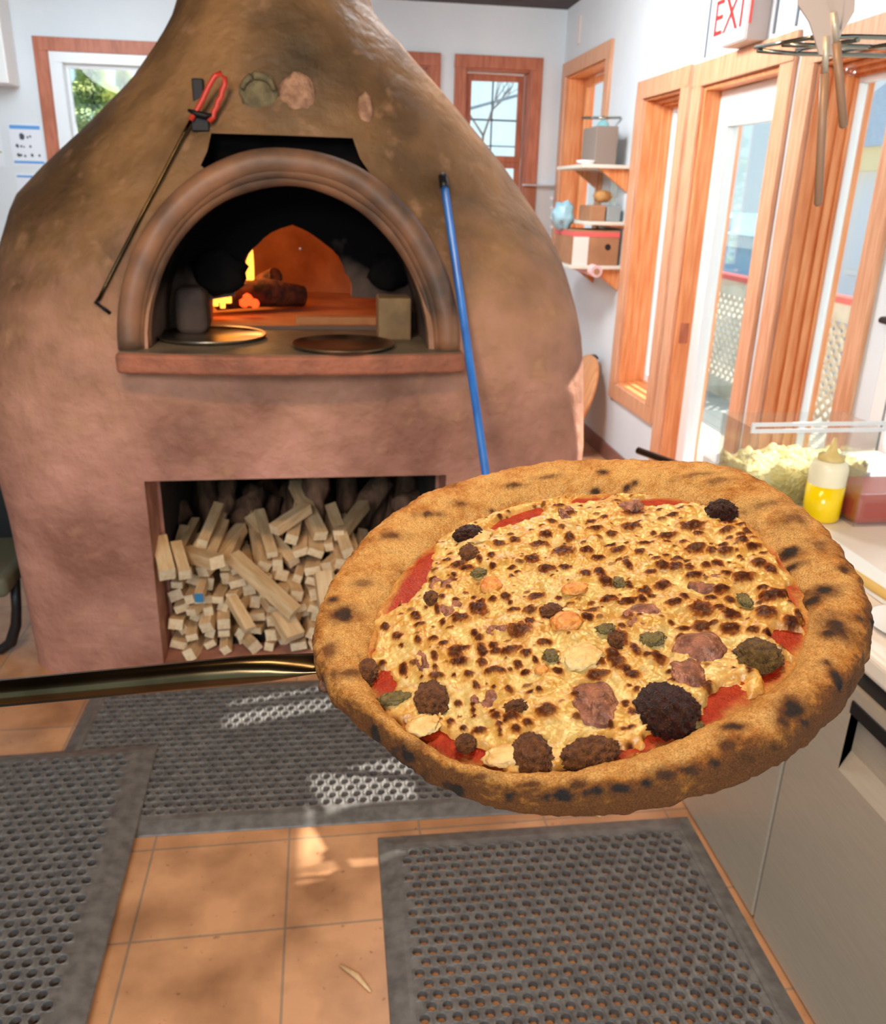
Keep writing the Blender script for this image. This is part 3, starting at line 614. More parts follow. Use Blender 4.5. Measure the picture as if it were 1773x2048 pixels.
# ------------------------------------------------------------------ firewood
def stick_mesh(w_, h_, L, seed, endm=M['kindle_end']):
    b = MB(); b.box((-w_/2, 0, -h_/2), (w_/2, L, h_/2))
    b.mi = [0]*6; b.mi[2] = 1; b.mi[4] = 1
    return b.mesh('kindling', [M['kindle'], endm])
sm = [stick_mesh(w_, h_, L, i) for i, (w_, h_, L) in enumerate(((.046, .042, .32), (.038, .046, .28), (.052, .04, .36), (.034, .034, .30), (.06, .03, .34), (.042, .026, .3)))]
blue_mesh = stick_mesh(.036, .036, .3, 9, M['bluepaint'])
R = random.Random(11); cnt = 0
KL = 'short pale sawn kindling stick packed among many like it in the wood store'; KG = 'kindling sticks in the wood store'
def heap(x):  # heap height over floor
    return float(np.interp(x, [NL, NL+.1, NL+.3, NL+.5, NL+.62, NL+.78, NL+1.0], [.40, .42, .33, .40, .46, .34, .22]))
row = 0; z = NB+.026
while z < NB+.47:
    x = NL+.035+(row % 2)*.02
    while x < NR-.04:
        if z < NB+heap(x)+R.uniform(-.04, .02):
            o = bpy.data.objects.new('kindling', blue_mesh if (row == 5 and cnt_blue if False else False) else R.choice(sm)); COL.objects.link(o)
            y = 2.80+.04+.16*((z-NB)/.45)+R.uniform(-.035, .06)
            o.location = (x+R.uniform(-.008, .008), y, z+R.uniform(-.006, .006)); yw = R.gauss(0, .27)
            if x < NL+.1: yw = -abs(yw)*.4
            o.rotation_euler = (R.gauss(-.02, .11)+(.12 if z > NB+.3 else 0), R.uniform(-.5, .5), yw)
            tag(o, KL, 'kindling', KG); cnt += 1
        x += R.uniform(.05, .064)
    z += .047; row += 1
# a few sticks singled out
def stick(p0, p1, w_, h_, label, endm=M['kindle_end'], group=None):
    p0, p1 = Vector(p0), Vector(p1); L = (p1-p0).length; o = bpy.data.objects.new('kindling', stick_mesh(w_, h_, L, 0, endm)); COL.objects.link(o)
    o.matrix_world = Matrix.Translation(p0) @ (p1-p0).to_track_quat('Y', 'Z').to_matrix().to_4x4(); tag(o, label, 'kindling', group); return o
stick(ony(398, 1196, 2.80), ony(398, 1196, 2.80)+Vector((.0, .2, .0)), .03, .036, 'kindling stick with a blue painted end in the heap', M['bluepaint'])
stick(ony(500, 1260, 2.76), ony(462, 1195, 2.86), .04, .03, 'thin bright kindling stick slanting down across the front of the heap')
stick(ony(590, 1225, 2.79), ony(465, 1112, 2.93), .05, .045, 'longest kindling stick sloping down across the middle of the heap')
stick(ony(335, 1150, 2.79), ony(318, 1080, 2.95), .055, .05, 'leftmost upright kindling stick leaning on the side of the wood store')
stick(ony(370, 1150, 2.79), ony(352, 1090, 2.95), .04, .04, 'second upright kindling stick from the left side of the wood store')
stick(ony(435, 1125, 2.80), ony(370, 1105, 3.0), .055, .045, 'kindling stick lying flat on the left top of the heap')
stick(ony(548, 1060, 2.98), ony(615, 1015, 3.1), .045, .04, 'topmost kindling stick lying against the tall log')
stick(ony(655, 1215, 2.78), ony(645, 1145, 2.86), .06, .05, 'wide upright kindling stick beside the pizza in the wood store')
stick(ony(590, 1275, 2.77), ony(560, 1225, 2.85), .075, .04, 'broad kindling block at the foot of the heap near the peel handle')
# split logs at the back
lgs = [((600, 1100), (640, 965), 3.15, .06, 'tall split log standing behind the kindling heap'), ((690, 1080), (760, 975), 3.4, .065, 'dim split log leaning at the back right of the wood store'), ((300, 1060), (345, 1030), 3.2, .07, 'dim log end at the upper left of the wood store'), ((480, 1060), (500, 1000), 3.35, .06, 'dim curved log behind the middle of the heap'), ((830, 1000), (870, 985), 3.5, .05, 'dim log at the far right of the wood store'), ((440, 1050), (455, 970), 3.45, .045, 'dim upright log at the back left of the wood store')]
for k, (a, b_, Y, r, lab) in enumerate(lgs):
    p0, p1 = ony(*a, Y), ony(*b_, Y+.15); dd = (p1-p0).normalized(); p0 = p0-dd*.12; p1 = p1+dd*.04; p1.z = min(p1.z, NT-.06)
    pts = [p0.lerp(p1, t)+Vector((.012*math.sin(t*5+k), 0, 0)) for t in np.linspace(0, 1, 9)]
    tag(MB().tube(pts, [r*(.9+.15*math.sin(3*t+k)) for t in range(9)], 7).build('split_log', M['log']), lab, 'log')
for k in range(14):
    x = NL+.06+k*.072; zt = NB+.04+.5*R.random(); p0 = Vector((x, 3.5+R.random()*.2, NB+.06)); p1 = p0+Vector((R.uniform(-.1, .1), .12, .28+.2*R.random()))
    p1.x = min(max(p1.x, NL+.06), NR-.06)
    tag(MB().tube([p0, p0.lerp(p1, .5), p1], [.05, .055, .045], 7).build('split_log', M['log']), 'dim split log in the dark row stacked at the back of the wood store', 'log', 'dark logs at the back of the wood store')

# ------------------------------------------------------------------ rubber mats
def rubber_mat(name, label, x0, x1, y0, y1, p, ang=0, piv=None, z=.001):
    q = p*.80; r = p*.36; bd = .055; h = .015
    rot = RZ(ang); pv = Vector(piv) if piv else Vector(((x0+x1)/2, (y0+y1)/2, 0))
    nx = int((x1-x0-2*bd)/p); ny = int((y1-y0-2*bd)/(q))
    ox = x0+((x1-x0)-nx*p)/2; oy = y0+((y1-y0)-ny*q)/2
    V = []; F = []
    # each cell: hexagon-like region around a hole, staggered rows
    ang12 = [2*math.pi*k/12 for k in range(12)]
    # brick cell p x q (staggered): rectangle boundary points
    def cellpts(w_, l_): 
        return [(w_/2, 0), (w_/2, l_/2), (w_/4, l_/2), (0, l_/2), (-w_/4, l_/2), (-w_/2, l_/2), (-w_/2, 0), (-w_/2, -l_/2), (-w_/4, -l_/2), (0, -l_/2), (w_/4, -l_/2), (w_/2, -l_/2)]
    ry = min(r, q*.5*.88)
    for j in range(ny):
        off = 0 if j % 2 == 0 else p/2
        for i in range(nx - (1 if j % 2 else 0)):
            cx, cy = ox+p*(i+.5)+off, oy+q*(j+.5); o = len(V)
            bp = cellpts(p, q)
            for (a, b_) in bp: V.append((cx+a, cy+b_, h))
            ci = [math.atan2(b_/q*1.0, a/p*1.0) for (a, b_) in bp]
            for t_ in ci: V.append((cx+r*1.06*math.cos(t_), cy+ry*1.06*math.sin(t_), h+.0025))
            for t_ in ci: V.append((cx+r*.92*math.cos(t_), cy+ry*.92*math.sin(t_), h+.001))
            for t_ in ci: V.append((cx+r*.9*math.cos(t_), cy+ry*.9*math.sin(t_), 0))
            for m_ in range(3):
                for k in range(12): F.append((o+m_*12+k, o+m_*12+(k+1) % 12, o+(m_+1)*12+(k+1) % 12, o+(m_+1)*12+k))
    b = MB(); b.add(V, F, 0, False)
    for j in range(1, ny, 2):   # half-cell fillers
        for s_ in (ox, ox+p*nx-p/2): b.box((s_, oy+q*j, 0), (s_+p/2, oy+q*(j+1), h))
    # bevelled border
    ix0, ix1, iy0, iy1 = ox, ox+nx*p, oy, oy+ny*q
    def ringv(e, zz_): return [(x0+e, y0+e, zz_), (x1-e, y0+e, zz_), (x1-e, y1-e, zz_), (x0+e, y1-e, zz_)]
    v = ringv(0, 0)+ringv(.003, .004)+ringv(.045, h+.001)+[(ix0, iy0, h+.001), (ix1, iy0, h+.001), (ix1, iy1, h+.001), (ix0, iy1, h+.001)]
    b.add(v, [(m_*4+k, m_*4+(k+1) % 4, (m_+1)*4+(k+1) % 4, (m_+1)*4+k) for m_ in range(3) for k in range(4)])
    b.v = [tuple(pv + rot @ (Vector(t_)-pv) + Vector((0, 0, z))) for t_ in b.v]
    me = bpy.data.meshes.new(name); me.from_pydata(b.v, [], b.f); me.materials.append(M['rubber']); me.update()
    o = bpy.data.objects.new(name, me); COL.objects.link(o); tag(o, label, 'mat'); return o
rubber_mat('rubber_mat', 'black perforated rubber mat lying across the floor below the oven', -.86, .80, 1.935, 2.70, .036, ang=-.02, piv=(-.55, 1.96, 0))
rubber_mat('rubber_mat', 'black perforated rubber mat at the lower left, its corner on the other mat', -1.47, -.555, .5, 2.33, .037, ang=.02, piv=(-.555, 2.33, 0), z=.02)
rubber_mat('rubber_mat', 'black perforated rubber mat at the lower right along the steel counter', .113, 1.018, .4, 1.86, .036, ang=-.015, piv=(.1, 1.86, 0))

# ------------------------------------------------------------------ steel prep counter
CX = 1.025
ct = T('prep_counter', 'stainless steel refrigerated prep counter on the right with white top', 'counter', (1.4, 1.0, 0))
MB().box((CX+.02, -.6, .0), (1.9, 1.965, .83)).build('cabinet', M['steel'], ct)
s0 = onx(1505, 1838, CX).y
MB().box((CX+.012, s0-.007, .012), (CX+.02, s0+.007, .79)).build('door_gap', M['black'], ct)
dr = MB().box((CX, s0+.006, .012), (CX+.03, 1.962, .79)).build('door', M['steel'], ct, bev=.004)
# near door with a scooped pull
hA, hB = onx(1703, 1395, CX), onx(1672, 1532, CX)
yh, zt, zb = hA.y-.01, hA.z, hB.z
d = MB(); y1 = s0-.006; y0 = .62
d.box((CX, yh, .012), (CX+.03, y1, .79)).box((CX, y0, .012), (CX+.03, yh, zb)).box((CX, y0, zt), (CX+.03, yh, .79))
dn_ = d.build('door', M['steel'], ct, bev=.0)
hd = MB(); hd.add([(CX, yh, zb), (CX, y0, zb), (CX+.075, y0, zt), (CX+.075, yh, zt)], [(0, 1, 2, 3)]); hd.build('pull_scoop', M['steel'], dn_)
hd = MB(); hd.add([(CX, yh, zb), (CX+.075, yh, zt), (CX, yh, zt)], [(0, 1, 2)]); hd.box((CX-.004, y0, zt-.028), (CX+.004, yh, zt+.0)); hd.build('pull_recess', M['black'], dn_)
MB().box((CX, -.6, .012), (CX+.03, y0-.012, .79)).build('door', M['steel'], ct, bev=.004)
MB().box((CX+.012, -.6, .79), (CX+.03, 1.965, .835)).build('shadow_gap', M['black'], ct)
MB().box((CX-.012, -.6, .836), (1.91, 1.98, .888)).build('worktop', mat('pale_worktop', srgb(236, 226, 214), .3, col2=srgb(226, 210, 194), scale=3), ct, bev=.014, seg=4)
TZ = .889
sd_ = T('side_stand', 'pale stand behind the steel counter carrying the clear food box', 'stand', (1.6, 2.3, 0))
MB().box((1.26, 2.0, TZ-.04), (1.9, 2.56, TZ)).build('stand_top', M['poly'], sd_, bev=.005)
for (x, y) in ((1.29, 2.04), (1.29, 2.52), (1.87, 2.04), (1.87, 2.52)): MB().box((x-.02, y-.02, 0), (x+.02, y+.02, TZ-.04)).build('leg', M['steel'], sd_)
# clear lidded food box
bx = T('food_box', 'large open clear plastic food box of shredded cheese behind the oil bottle', 'food box', (1.5, 2.2, TZ))
f0 = ony(1512, 1003, 2.06); f1 = ony(1762, 1003, 2.06); b0, b1, yb = 1.27, 1.60, 2.07
y0_, y1_ = 2.04, 2.22; r0_ = ony(1497, 858, y0_); x0_, x1_ = r0_.x+.012, min(ony(1762, 858, y0_).x, 1.88); hz = r0_.z-TZ; print('food box', x0_, x1_, hz)
wl_ = MB(); 
for (a, b_) in (((x0_, y0_), (x1_, y0_+.004)), ((x0_, y1_-.004), (x1_, y1_)), ((x0_, y0_), (x0_+.004, y1_)), ((x1_-.004, y0_), (x1_, y1_))): wl_.box((a[0], a[1], TZ+.001), (b_[0], b_[1], TZ+hz))
wl_.build('tub', M['clear'], bx)
cb_ = MB(); nx_, ny_ = 26, 22; V_ = []; F_ = []
for j_ in range(ny_+1):
    for i_ in range(nx_+1):
        a_, b_ = i_/nx_, j_/ny_; x_, y_ = x0_+.008+(x1_-x0_-.016)*a_, y0_+.008+(y1_-y0_-.016)*b_
        V_.append((x_, y_, TZ+hz*(.50+.10*math.sin(math.pi*a_)*math.sin(math.pi*b_)+.10*noise.noise(Vector((x_*22, y_*22, 0)))+.08*noise.noise(Vector((x_*60, y_*60, 3))))))
nb2 = len(V_); V_ += [(p[0], p[1], TZ+.006) for p in V_]
W2 = nx_+1
for j_ in range(ny_):
    for i_ in range(nx_): a_ = j_*W2+i_; F_ += [(a_, a_+1, a_+W2+1, a_+W2), (nb2+a_, nb2+a_+W2, nb2+a_+W2+1, nb2+a_+1)]
for i_ in range(nx_): F_ += [(i_, nb2+i_, nb2+i_+1, i_+1), (ny_*W2+i_, ny_*W2+i_+1, nb2+ny_*W2+i_+1, nb2+ny_*W2+i_)]
for j_ in range(ny_): F_ += [(j_*W2, (j_+1)*W2, nb2+(j_+1)*W2, nb2+j_*W2), (j_*W2+nx_, nb2+j_*W2+nx_, nb2+(j_+1)*W2+nx_, (j_+1)*W2+nx_)]
cb_.add(V_, F_, 0, True); cb_.build('shredded_cheese', M['cheddar'], bx)
frame_boxes(MB(), 'z' if False else 'y', y0_-.016, x0_, x1_, TZ+hz+.002, TZ+hz+.010, .010, 0, .006).build('rim', M['vinyl'], bx)
# oil bottle
c = onz(1640, 1036, TZ); ob = T('squeeze_bottle', 'clear squeeze bottle half full of yellow oil on the counter', 'bottle', (c.x, c.y, TZ))
rb = .048
MB().lathe([(.001, .001), (rb*.92, .001), (rb, .008), (rb, .1)], (c.x, c.y, TZ), 32).lathe([(rb, .1), (.001, .1)], (c.x, c.y, TZ), 32).build('oil', M['oil'], ob)
MB().lathe([(rb*1.001, .1), (rb*1.001, .145), (rb*.9, .16), (.03, .166)], (c.x, c.y, TZ), 32).build('bottle_body', M['bottle'], ob)
MB().lathe([(.034, .166), (.034, .178), (.016, .184), (.010, .2), (.004, .225), (.001, .225)], (c.x, c.y, TZ), 24).build('nozzle_cap', mat('tan_cap', srgb(216, 190, 120), .4), ob)
# red sauce tub
c = onz(1712, 1048, TZ); rs = T('sauce_tub', 'clear square tub of red sauce on the counter beside the oil bottle', 'tub', (c.x+.12, c.y+.05, TZ))
a0, a1 = Vector((c.x-.02, c.y-.02, TZ)), Vector((c.x+.20, c.y+.16, TZ))
MB().box((a0.x+.003, a0.y+.003, TZ+.002), (a1.x-.003, a1.y-.003, TZ+.085)).build('sauce', M['sauce_red'], rs, bev=.02, seg=4)
wl_ = MB()
for (p, q) in (((a0.x, a0.y), (a1.x, a0.y+.003)), ((a0.x, a1.y-.003), (a1.x, a1.y)), ((a0.x, a0.y), (a0.x+.003, a1.y)), ((a1.x-.003, a0.y), (a1.x, a1.y))): wl_.box((p[0], p[1], TZ+.001), (q[0], q[1], TZ+.15))
wl_.build('tub_wall', M['clear'], rs)
c = onz(1775, 940, TZ+.05); tag(MB().lathe([(.001, 0), (.045, 0), (.045, .09), (.04, .1), (.04, .12), (.001, .12)], (1.70, 2.0-.06, TZ), 24).build('dark_jar', mat('dark_green_glass', srgb(40, 60, 50), .2)), 'dark jar at the right edge of the counter behind the red sauce', 'jar')
# cutting board, stick, paper, plate
p0, p1 = onz(1648, 1070, TZ), onz(1773, 1190, TZ)
tag(MB().box((1.165, .6, TZ), (1.255, 1.86, TZ+.014)).build('cutting_board', M['poly'], bev=.004), 'long white cutting board lying along the counter', 'cutting board')
e0, e1 = onz(1712, 1150, TZ+.02), onz(1773, 1190, TZ+.02)
dd = (e1-e0).normalized(); e1 = e0+dd*.9; e0 = e0-dd*.05
tag(MB().tube([e0+Vector((0, 0, .0)), e1], .011, 10).build('wooden_dowel', M['yellowwood']), 'thin yellow wooden stick lying beside the white cutting board', 'stick')
c = onz(1800, 1262, TZ); tag(MB().lathe([(.001, .004), (.06, .004), (.085, .014), (.088, .014), (.062, 0), (.001, 0)], (c.x+.03, c.y-.0, TZ), 40).build('plate', M['enamel']), 'white plate at the front edge of the counter', 'plate')
# second peel lying on the counter
ra = onz(1277, 901, .95); rb_ = onz(1400, 946, .95); dd = (rb_-ra).normalized(); re = ra+dd*.48
t = T('pizza_peel', 'dark-handled peel lying on the counter with its handle sticking out past the end', 'peel', tuple(re))
MB().tube([ra, re], .0115, 14).build('handle', M['handle_metal'], t)
cc = re+dd*.08; cc.z = TZ+.03
MB().tube([re, Vector((cc.x, cc.y, TZ+.02))], [.011, .008], 10).lathe([(.001, .002), (.075, .002), (.075, 0), (.001, 0)], (cc.x, cc.y, TZ+.017), 40).build('blade', M['alu'], t)
# wood chips on the floor
c0 = onz(680, 1932, 0); c1 = onz(742, 1986, 0)
ch = MB().tube([c0+Vector((0, 0, .004)), c0.lerp(c1, .5)+Vector((.004, .004, .006)), c1+Vector((0, 0, .004))], [.003, .0075, .003], 6, flat=.5)
tag(ch.build('wood_splinter', M['kindle']), 'pale wood splinter on the floor tiles between the mats', 'splinter')
c0 = onz(1150, 1612, 0); c1 = onz(1178, 1628, 0)
tag(MB().tube([c0+Vector((0, 0, .004)), c1+Vector((.01, .005, .006)), c1+Vector((.03, -.02, .004))], [.004, .008, .004], 6, flat=.5).build('wood_splinter', M['kindle']), 'wood splinter on the floor just below the pizza', 'splinter')

# ------------------------------------------------------------------ shelf corner on the right wall
for k, (z, x0_, lab) in enumerate(((1.89, 1.62, 'upper pale wall shelf beside the corner window'), (1.555, 1.66, 'middle pale wall shelf beside the corner window'), (1.285, 1.58, 'lowest pale wall shelf beside the corner window'))):
    t = T('wall_shelf', lab, 'shelf', (1.8, 5.7, z))
    MB().box((x0_, 5.42, z-.022), (WX-.002, 6.05, z)).build('board', M['deck'], t, bev=.003)
    for y in (5.45, 5.98): MB().prism([(WX-.003, z-.022), (WX-.2, z-.022), (WX-.003, z-(.04 if k == 1 else .16))], 'y', y, y+.022).build('bracket', M['fir'], t)
def cbox(name, label, a, b, m, cat='box', extra=None):
    t = T(name, label, cat, ((a[0]+b[0])/2, (a[1]+b[1])/2, a[2]))
    MB().box(a, b).build('carton', m, t, bev=.004)
    if extra: extra(t)
    return t
cbox('cardboard_box', 'plain grey-brown cardboard box on the upper wall shelf', (1.70, 5.46, 1.891), (1.84, 5.75, 2.11), M['card_dark'])
tag(MB().lathe([(.001, 0), (.05, 0), (.065, .02), (.06, .022), (.045, .006), (.001, .006)], (1.66, 5.5, 1.891), 24).build('shallow_dish', M['enamel']), 'small white dish in front of the grey-brown box', 'dish')
def ex(t):
    MB().box((1.602, 5.438, 1.46), (1.905, 5.442, 1.49)).box((1.598, 5.44, 1.46), (1.602, 5.9, 1.49)).build('red_stripe', M['red_print'], t)
    MB().lathe([(.02, 0), (.001, 0)], (1.83, 5.437, 1.40), 16, mtx=RX(math.pi/2)).build('hand_hole', M['black'], t)
    MB().box((1.598, 5.437, 1.286), (1.70, 5.4385, 1.46)).build('white_side', M['card_white'], t)
cbox('cardboard_box', 'brown carton with red stripe and round hand hole on the lowest wall shelf', (1.60, 5.44, 1.286), (1.905, 5.9, 1.50), M['card'], extra=ex)
t = T('glass_jar', 'clear square jar with golden bread inside on the middle wall shelf', 'jar', (1.8, 5.52, 1.65))
MB().box((1.72, 5.46, 1.651), (1.87, 5.60, 1.85)).build('jar_wall', M['clear'], t, bev=.008)
MB().blob((1.795, 5.53, 1.705), .055, 3, .2, 3, (1.1, 1, .7), seed=5).build('bread', M['bread'], t)
tag(MB().box((1.70, 5.45, 1.556), (1.80, 5.7, 1.65)).build('tan_bin', M['card'], bev=.006), 'tan bin on the middle wall shelf below the bread jar', 'bin')
tag(MB().box((1.81, 5.45, 1.556), (1.90, 5.7, 1.648)).build('grey_bin', M['greybin'], bev=.006), 'grey-green bin at the right of the middle wall shelf', 'bin')
tag(MB().blob((1.6, 5.75, 1.58), .1, 3, .35, 2.5, (.7, 1, .9), seed=8).build('plastic_bag', M['bag']), 'pale blue plastic bag on top of the striped carton', 'bag')
r0, r1 = onx(1125, 519, 1.74), onx(1194, 543, 1.74)
t = T('paper_roll', 'long pink and lilac paper roll below the lowest wall shelf', 'roll', tuple(r1))
MB().tube([r0, r1], .038, 20).build('roll_body', M['pinkroll'], t)
MB().tube([r1+(r0-r1).normalized()*.005, r1-(r0-r1).normalized()*.004], .02, 14).build('core', M['card'], t)
t = T('hanging_fixture', 'thin dark bar with hanging clear glass bulb above the upper wall shelf', 'fixture', (1.75, 5.6, 2.2))
b0, b1 = onx(1165, 236, 1.70), onx(1248, 234, 1.92); b1.y = b0.y-.12
MB().tube([b0, b1], .008, 8).build('bar', M['rackwire'], t)
c = onx(1206, 258, 1.78); MB().blob(c, .042, 3, .05, 2, (1, 1, 1.3)).build('bulb', mat('cyan_glass', srgb(170, 240, 246), .1, trans=.5), t)
MB().tube([c+Vector((0, 0, .04)), Vector((c.x, c.y, b0.z))], .004, 6).build('wire', M['rackwire'], t)
# clear wall rack with glint rings by the back corner
t = T('acrylic_rack', 'clear acrylic rack with four white glint rings on the back wall by the corner', 'rack', (1.75, WY, 1.7))
k0, k1 = ony(1048, 368, WY-.06), ony(1112, 372, WY-.06); zb = ony(1105, 470, WY-.06).z
MB().box((k0.x, WY-.07, zb), (k1.x, WY-.065, k0.z)).build('panel', M['clear'], t)
MB().box((k0.x, WY-.07, k0.z-.012), (k1.x, WY-.003, k0.z)).build('top_edge', M['enamel'], t)
for y in (396, 416, 435, 454):
    q = ony(1104, y, WY-.08); MB().lathe([(.006, 0), (.014, 0), (.014, .01), (.008, .014), (.001, .01)], q, 14, mtx=RX(math.pi/2)).build('glint_ring', M['enamel'], t)  # white rings put in for blurred highlights on the rack
# round board leaning in the corner beside the oven
tp = onx(1188, 712, 1.86); q = Vector((1.86, tp.y, tp.z)); bq = Vector((1.60, tp.y+.02, .03)); up_ = (q-bq).normalized(); Rd = (q-bq).length/2; cc = (q+bq)/2; nn_ = up_.cross(Vector((0, 1, 0))).normalized(); sd2 = nn_.cross(up_)
mt = Matrix((sd2, up_, nn_)).transposed(); print('board', Rd, q, bq)
bd = T('round_board', 'round varnished wooden board leaning against the wall beside the oven', 'board', (1.6, q.y, 0))
MB().lathe([(.001, .014), (Rd-.006, .014), (Rd, .008), (Rd, -.008), (Rd-.006, -.014), (.001, -.014)], cc, 56, mtx=mt).build('board_disc', M['cork'], bd)
c = onx(1186, 714, 1.86); tag(MB().blob((1.87, c.y, c.z), .05, 3, .2, 2, (.5, 1.3, .35)).build('black_clip', M['black']), 'small dark clip on the wall above the round board', 'clip')
# exit sign
ya, yb = onx(1490, 92, WX-.1).y, onx(1443, 95, WX-.1).y; zb = onx(1443, 97, WX-.1).z
ex_ = T('exit_sign', 'white box exit sign with red letters above the glazed door', 'sign', (WX, (ya+yb)/2, zb))
MB().box((WX-.10, ya, zb), (WX-.001, yb, zb+.26)).build('housing', mat('sign_grey', srgb(196, 184, 178), .5), ex_, bev=.006)
MB().box((WX-.106, ya+.008, zb+.008), (WX-.1005, yb-.008, zb+.25)).build('face', M['vinyl'], ex_)
mt = Matrix(((0, 0, -1), (-1, 0, 0), (0, 1, 0)))
text('EXIT', .21, Vector((WX-.108, (ya+yb)/2, zb+.12)), mt, mat('exit_red', srgb(196, 40, 30), .5), 'lettering', ex_)
# small light switch plate high on the wall and cable
c = onx(1161, 60, WX); tag(MB().box((WX-.012, c.y-.03, c.z-.09), (WX-.001, c.y+.03, c.z+.09)).build('wall_plate', M['card_white'], bev=.003), 'small narrow cream plate high on the right wall near the corner', 'plate')
c = onx(1702, 142, WX-.03); tag(MB().blob(c, .02, 3, .05, 2, (1, 1, 1)).build('glass_ball', M['clear']), 'small clear glass ball hanging at the corner of the right window', 'ornament')
# utensil rack over the counter
UY = 1.6
ur = T('wire_rack', 'dark chrome wire utensil rack mounted high over the counter', 'rack', (1.4, UY, 1.97))
for k in range(3):
    y = UY+k*.1; a = ony(1622, 76, UY); MB().tube([(a.x+.0, y, a.z+.004*k), (a.x+.08, y, a.z+.006), (WX-.004, y, a.z+.03)], .0045, 8).build('wire', M['rackwire'], ur)
for x in (a.x, a.x+.09, a.x+.18, a.x+.4, a.x+.7): MB().tube([(x, UY-.005, a.z), (x, UY+.21, a.z+.015)], .004, 8).build('cross_wire', M['rackwire'], ur)
def turner(label, top, neck, end, wd, lit):
    pt_, pn, pe = ony(*top, UY-.03), ony(*neck, UY-.03), ony(*end, UY-.03)
    t = T('spatula', label, 'spatula', tuple(pe))
    up = (pn-pe).normalized(); sx = Vector((1, 0, 0)); L = .16
    poly = [(-.012, 0), (-.02, .02), (-wd*.6, .05), (-wd, .075), (-wd, .06+L), (wd*.9, .06+L), (wd*.9, .07), (.02, .02), (.012, 0)]
    v = [pn+sx*a+up*b_ for (a, b_) in poly]; v2 = [p+Vector((0, .003, 0)) for p in v]; n = len(v)
    MB().add(v+v2, [tuple(range(n)), tuple(reversed(range(n, 2*n)))]+[(i, (i+1) % n, n+(i+1) % n, n+i) for i in range(n)]).build('blade', M['beige_metal'], t)
    mid = pn.lerp(pe, .12)
    MB().tube([pn+up*.03, mid], .006, 10).build('shank', M['steel'], t)
    MB().tube([mid, pn.lerp(pe, .5), pe, pe-up*.004], [.008, .0075, .0075, .004], 12).build('handle', M['brownhandle'], t)
    return t
turner('left long spatula with broad beige blade hanging over the counter', (1640, 0), (1652, 110), (1637, 408), .056, 1)
turner('shorter spatula hanging just right of the long one over the counter', (1700, 0), (1671, 62), (1688, 252), .03, 0)

# ------------------------------------------------------------------ posters and chair at the left
def poster(label, x0, x1, y0, y1, kind):
    a, b = ony(x0, y0, WY), ony(x1, y1, WY); t = T('wall_poster', label, 'poster', (a.x, WY, b.z)); W_, H_ = b.x-a.x, a.z-b.z
    MB().box((a.x, WY-.004, b.z), (b.x, WY-.001, a.z)).build('sheet', M['paper'], t)
    P = lambda u, v: (a.x+W_*u, WY-.0055, a.z-H_*v)
    def bar(u0_, u1_, v0, v1, m, nm): p, q = P(u0_, v1), P(u1_, v0); MB().box(p, (q[0], WY-.004, q[2])).build(nm, m, t)
    if kind == 'b':
        bar(.03, .97, .03, .12, M['paper_blue'], 'blue_header'); bar(.03, .97, .88, .94, M['paper_blue'], 'blue_footer')
        for (u, v, s_) in ((.38, .3, .055), (.55, .31, .02), (.64, .29, .02), (.2, .52, .03), (.32, .53, .02), (.4, .54, .015), (.6, .53, .022), (.2, .74, .03), (.28, .74, .022), (.4, .76, .02), (.62, .74, .028), (.85, .74, .022)):
            c = P(u, v); MB().blob(c, s_*W_*1.6, 2, .4, 3, (1, .02, 1.2), seed=u*9).build('printed_picture', M['ink'], t)
    elif kind == 'g':
        bar(.0, .8, .05, .12, M['ink'], 'dark_header'); bar(0, .8, .13, .18, M['paper_green'], 'green_band'); bar(0, .9, .45, .49, M['paper_green'], 'green_band'); bar(0, .95, .65, .69, M['paper_green'], 'green_band')
    else: bar(.03, .97, .04, .09, M['paper_blue'], 'blue_header')
    return t
poster('white poster with blue header and dark pictures on the back wall by the left window', 16, 92, 247, 333, 'b')
poster('white poster with green bands at the left edge of the picture', -60, 11, 241, 334, 'g')
poster('lower white poster with blue header mostly hidden by the oven', 31, 108, 347, 430, 'c')
c = onz(14, 1308, 0)
ch_ = T('chair', 'black chair with grey-green seat at the left edge beside the oven', 'chair', (c.x-.25, c.y+.1, 0))
lp = [ony(x, y, c.y) for (x, y) in ((30, 1160), (33, 1215), (32, 1250), (22, 1285), (4, 1298), (-60, 1305))]
MB().tube(lp, [.018, .018, .02, .022, .02, .018], 12).build('leg', M['black'], ch_)
lp2 = [p+Vector((-.4, .1, 0)) for p in lp]; MB().tube(lp2, .018, 12).build('leg', M['black'], ch_)
sz = lp[0].z
MB().box((lp[0].x-.42, c.y-.12, sz-.02), (lp[0].x+.012, c.y+.3, sz+.06)).build('seat', M['leather'], ch_, bev=.025, seg=4)
MB().box((lp[0].x-.42, c.y+.28, sz+.04), (lp[0].x-.03, c.y+.33, sz+.4)).build('backrest', M['black'], ch_, bev=.02, seg=3)

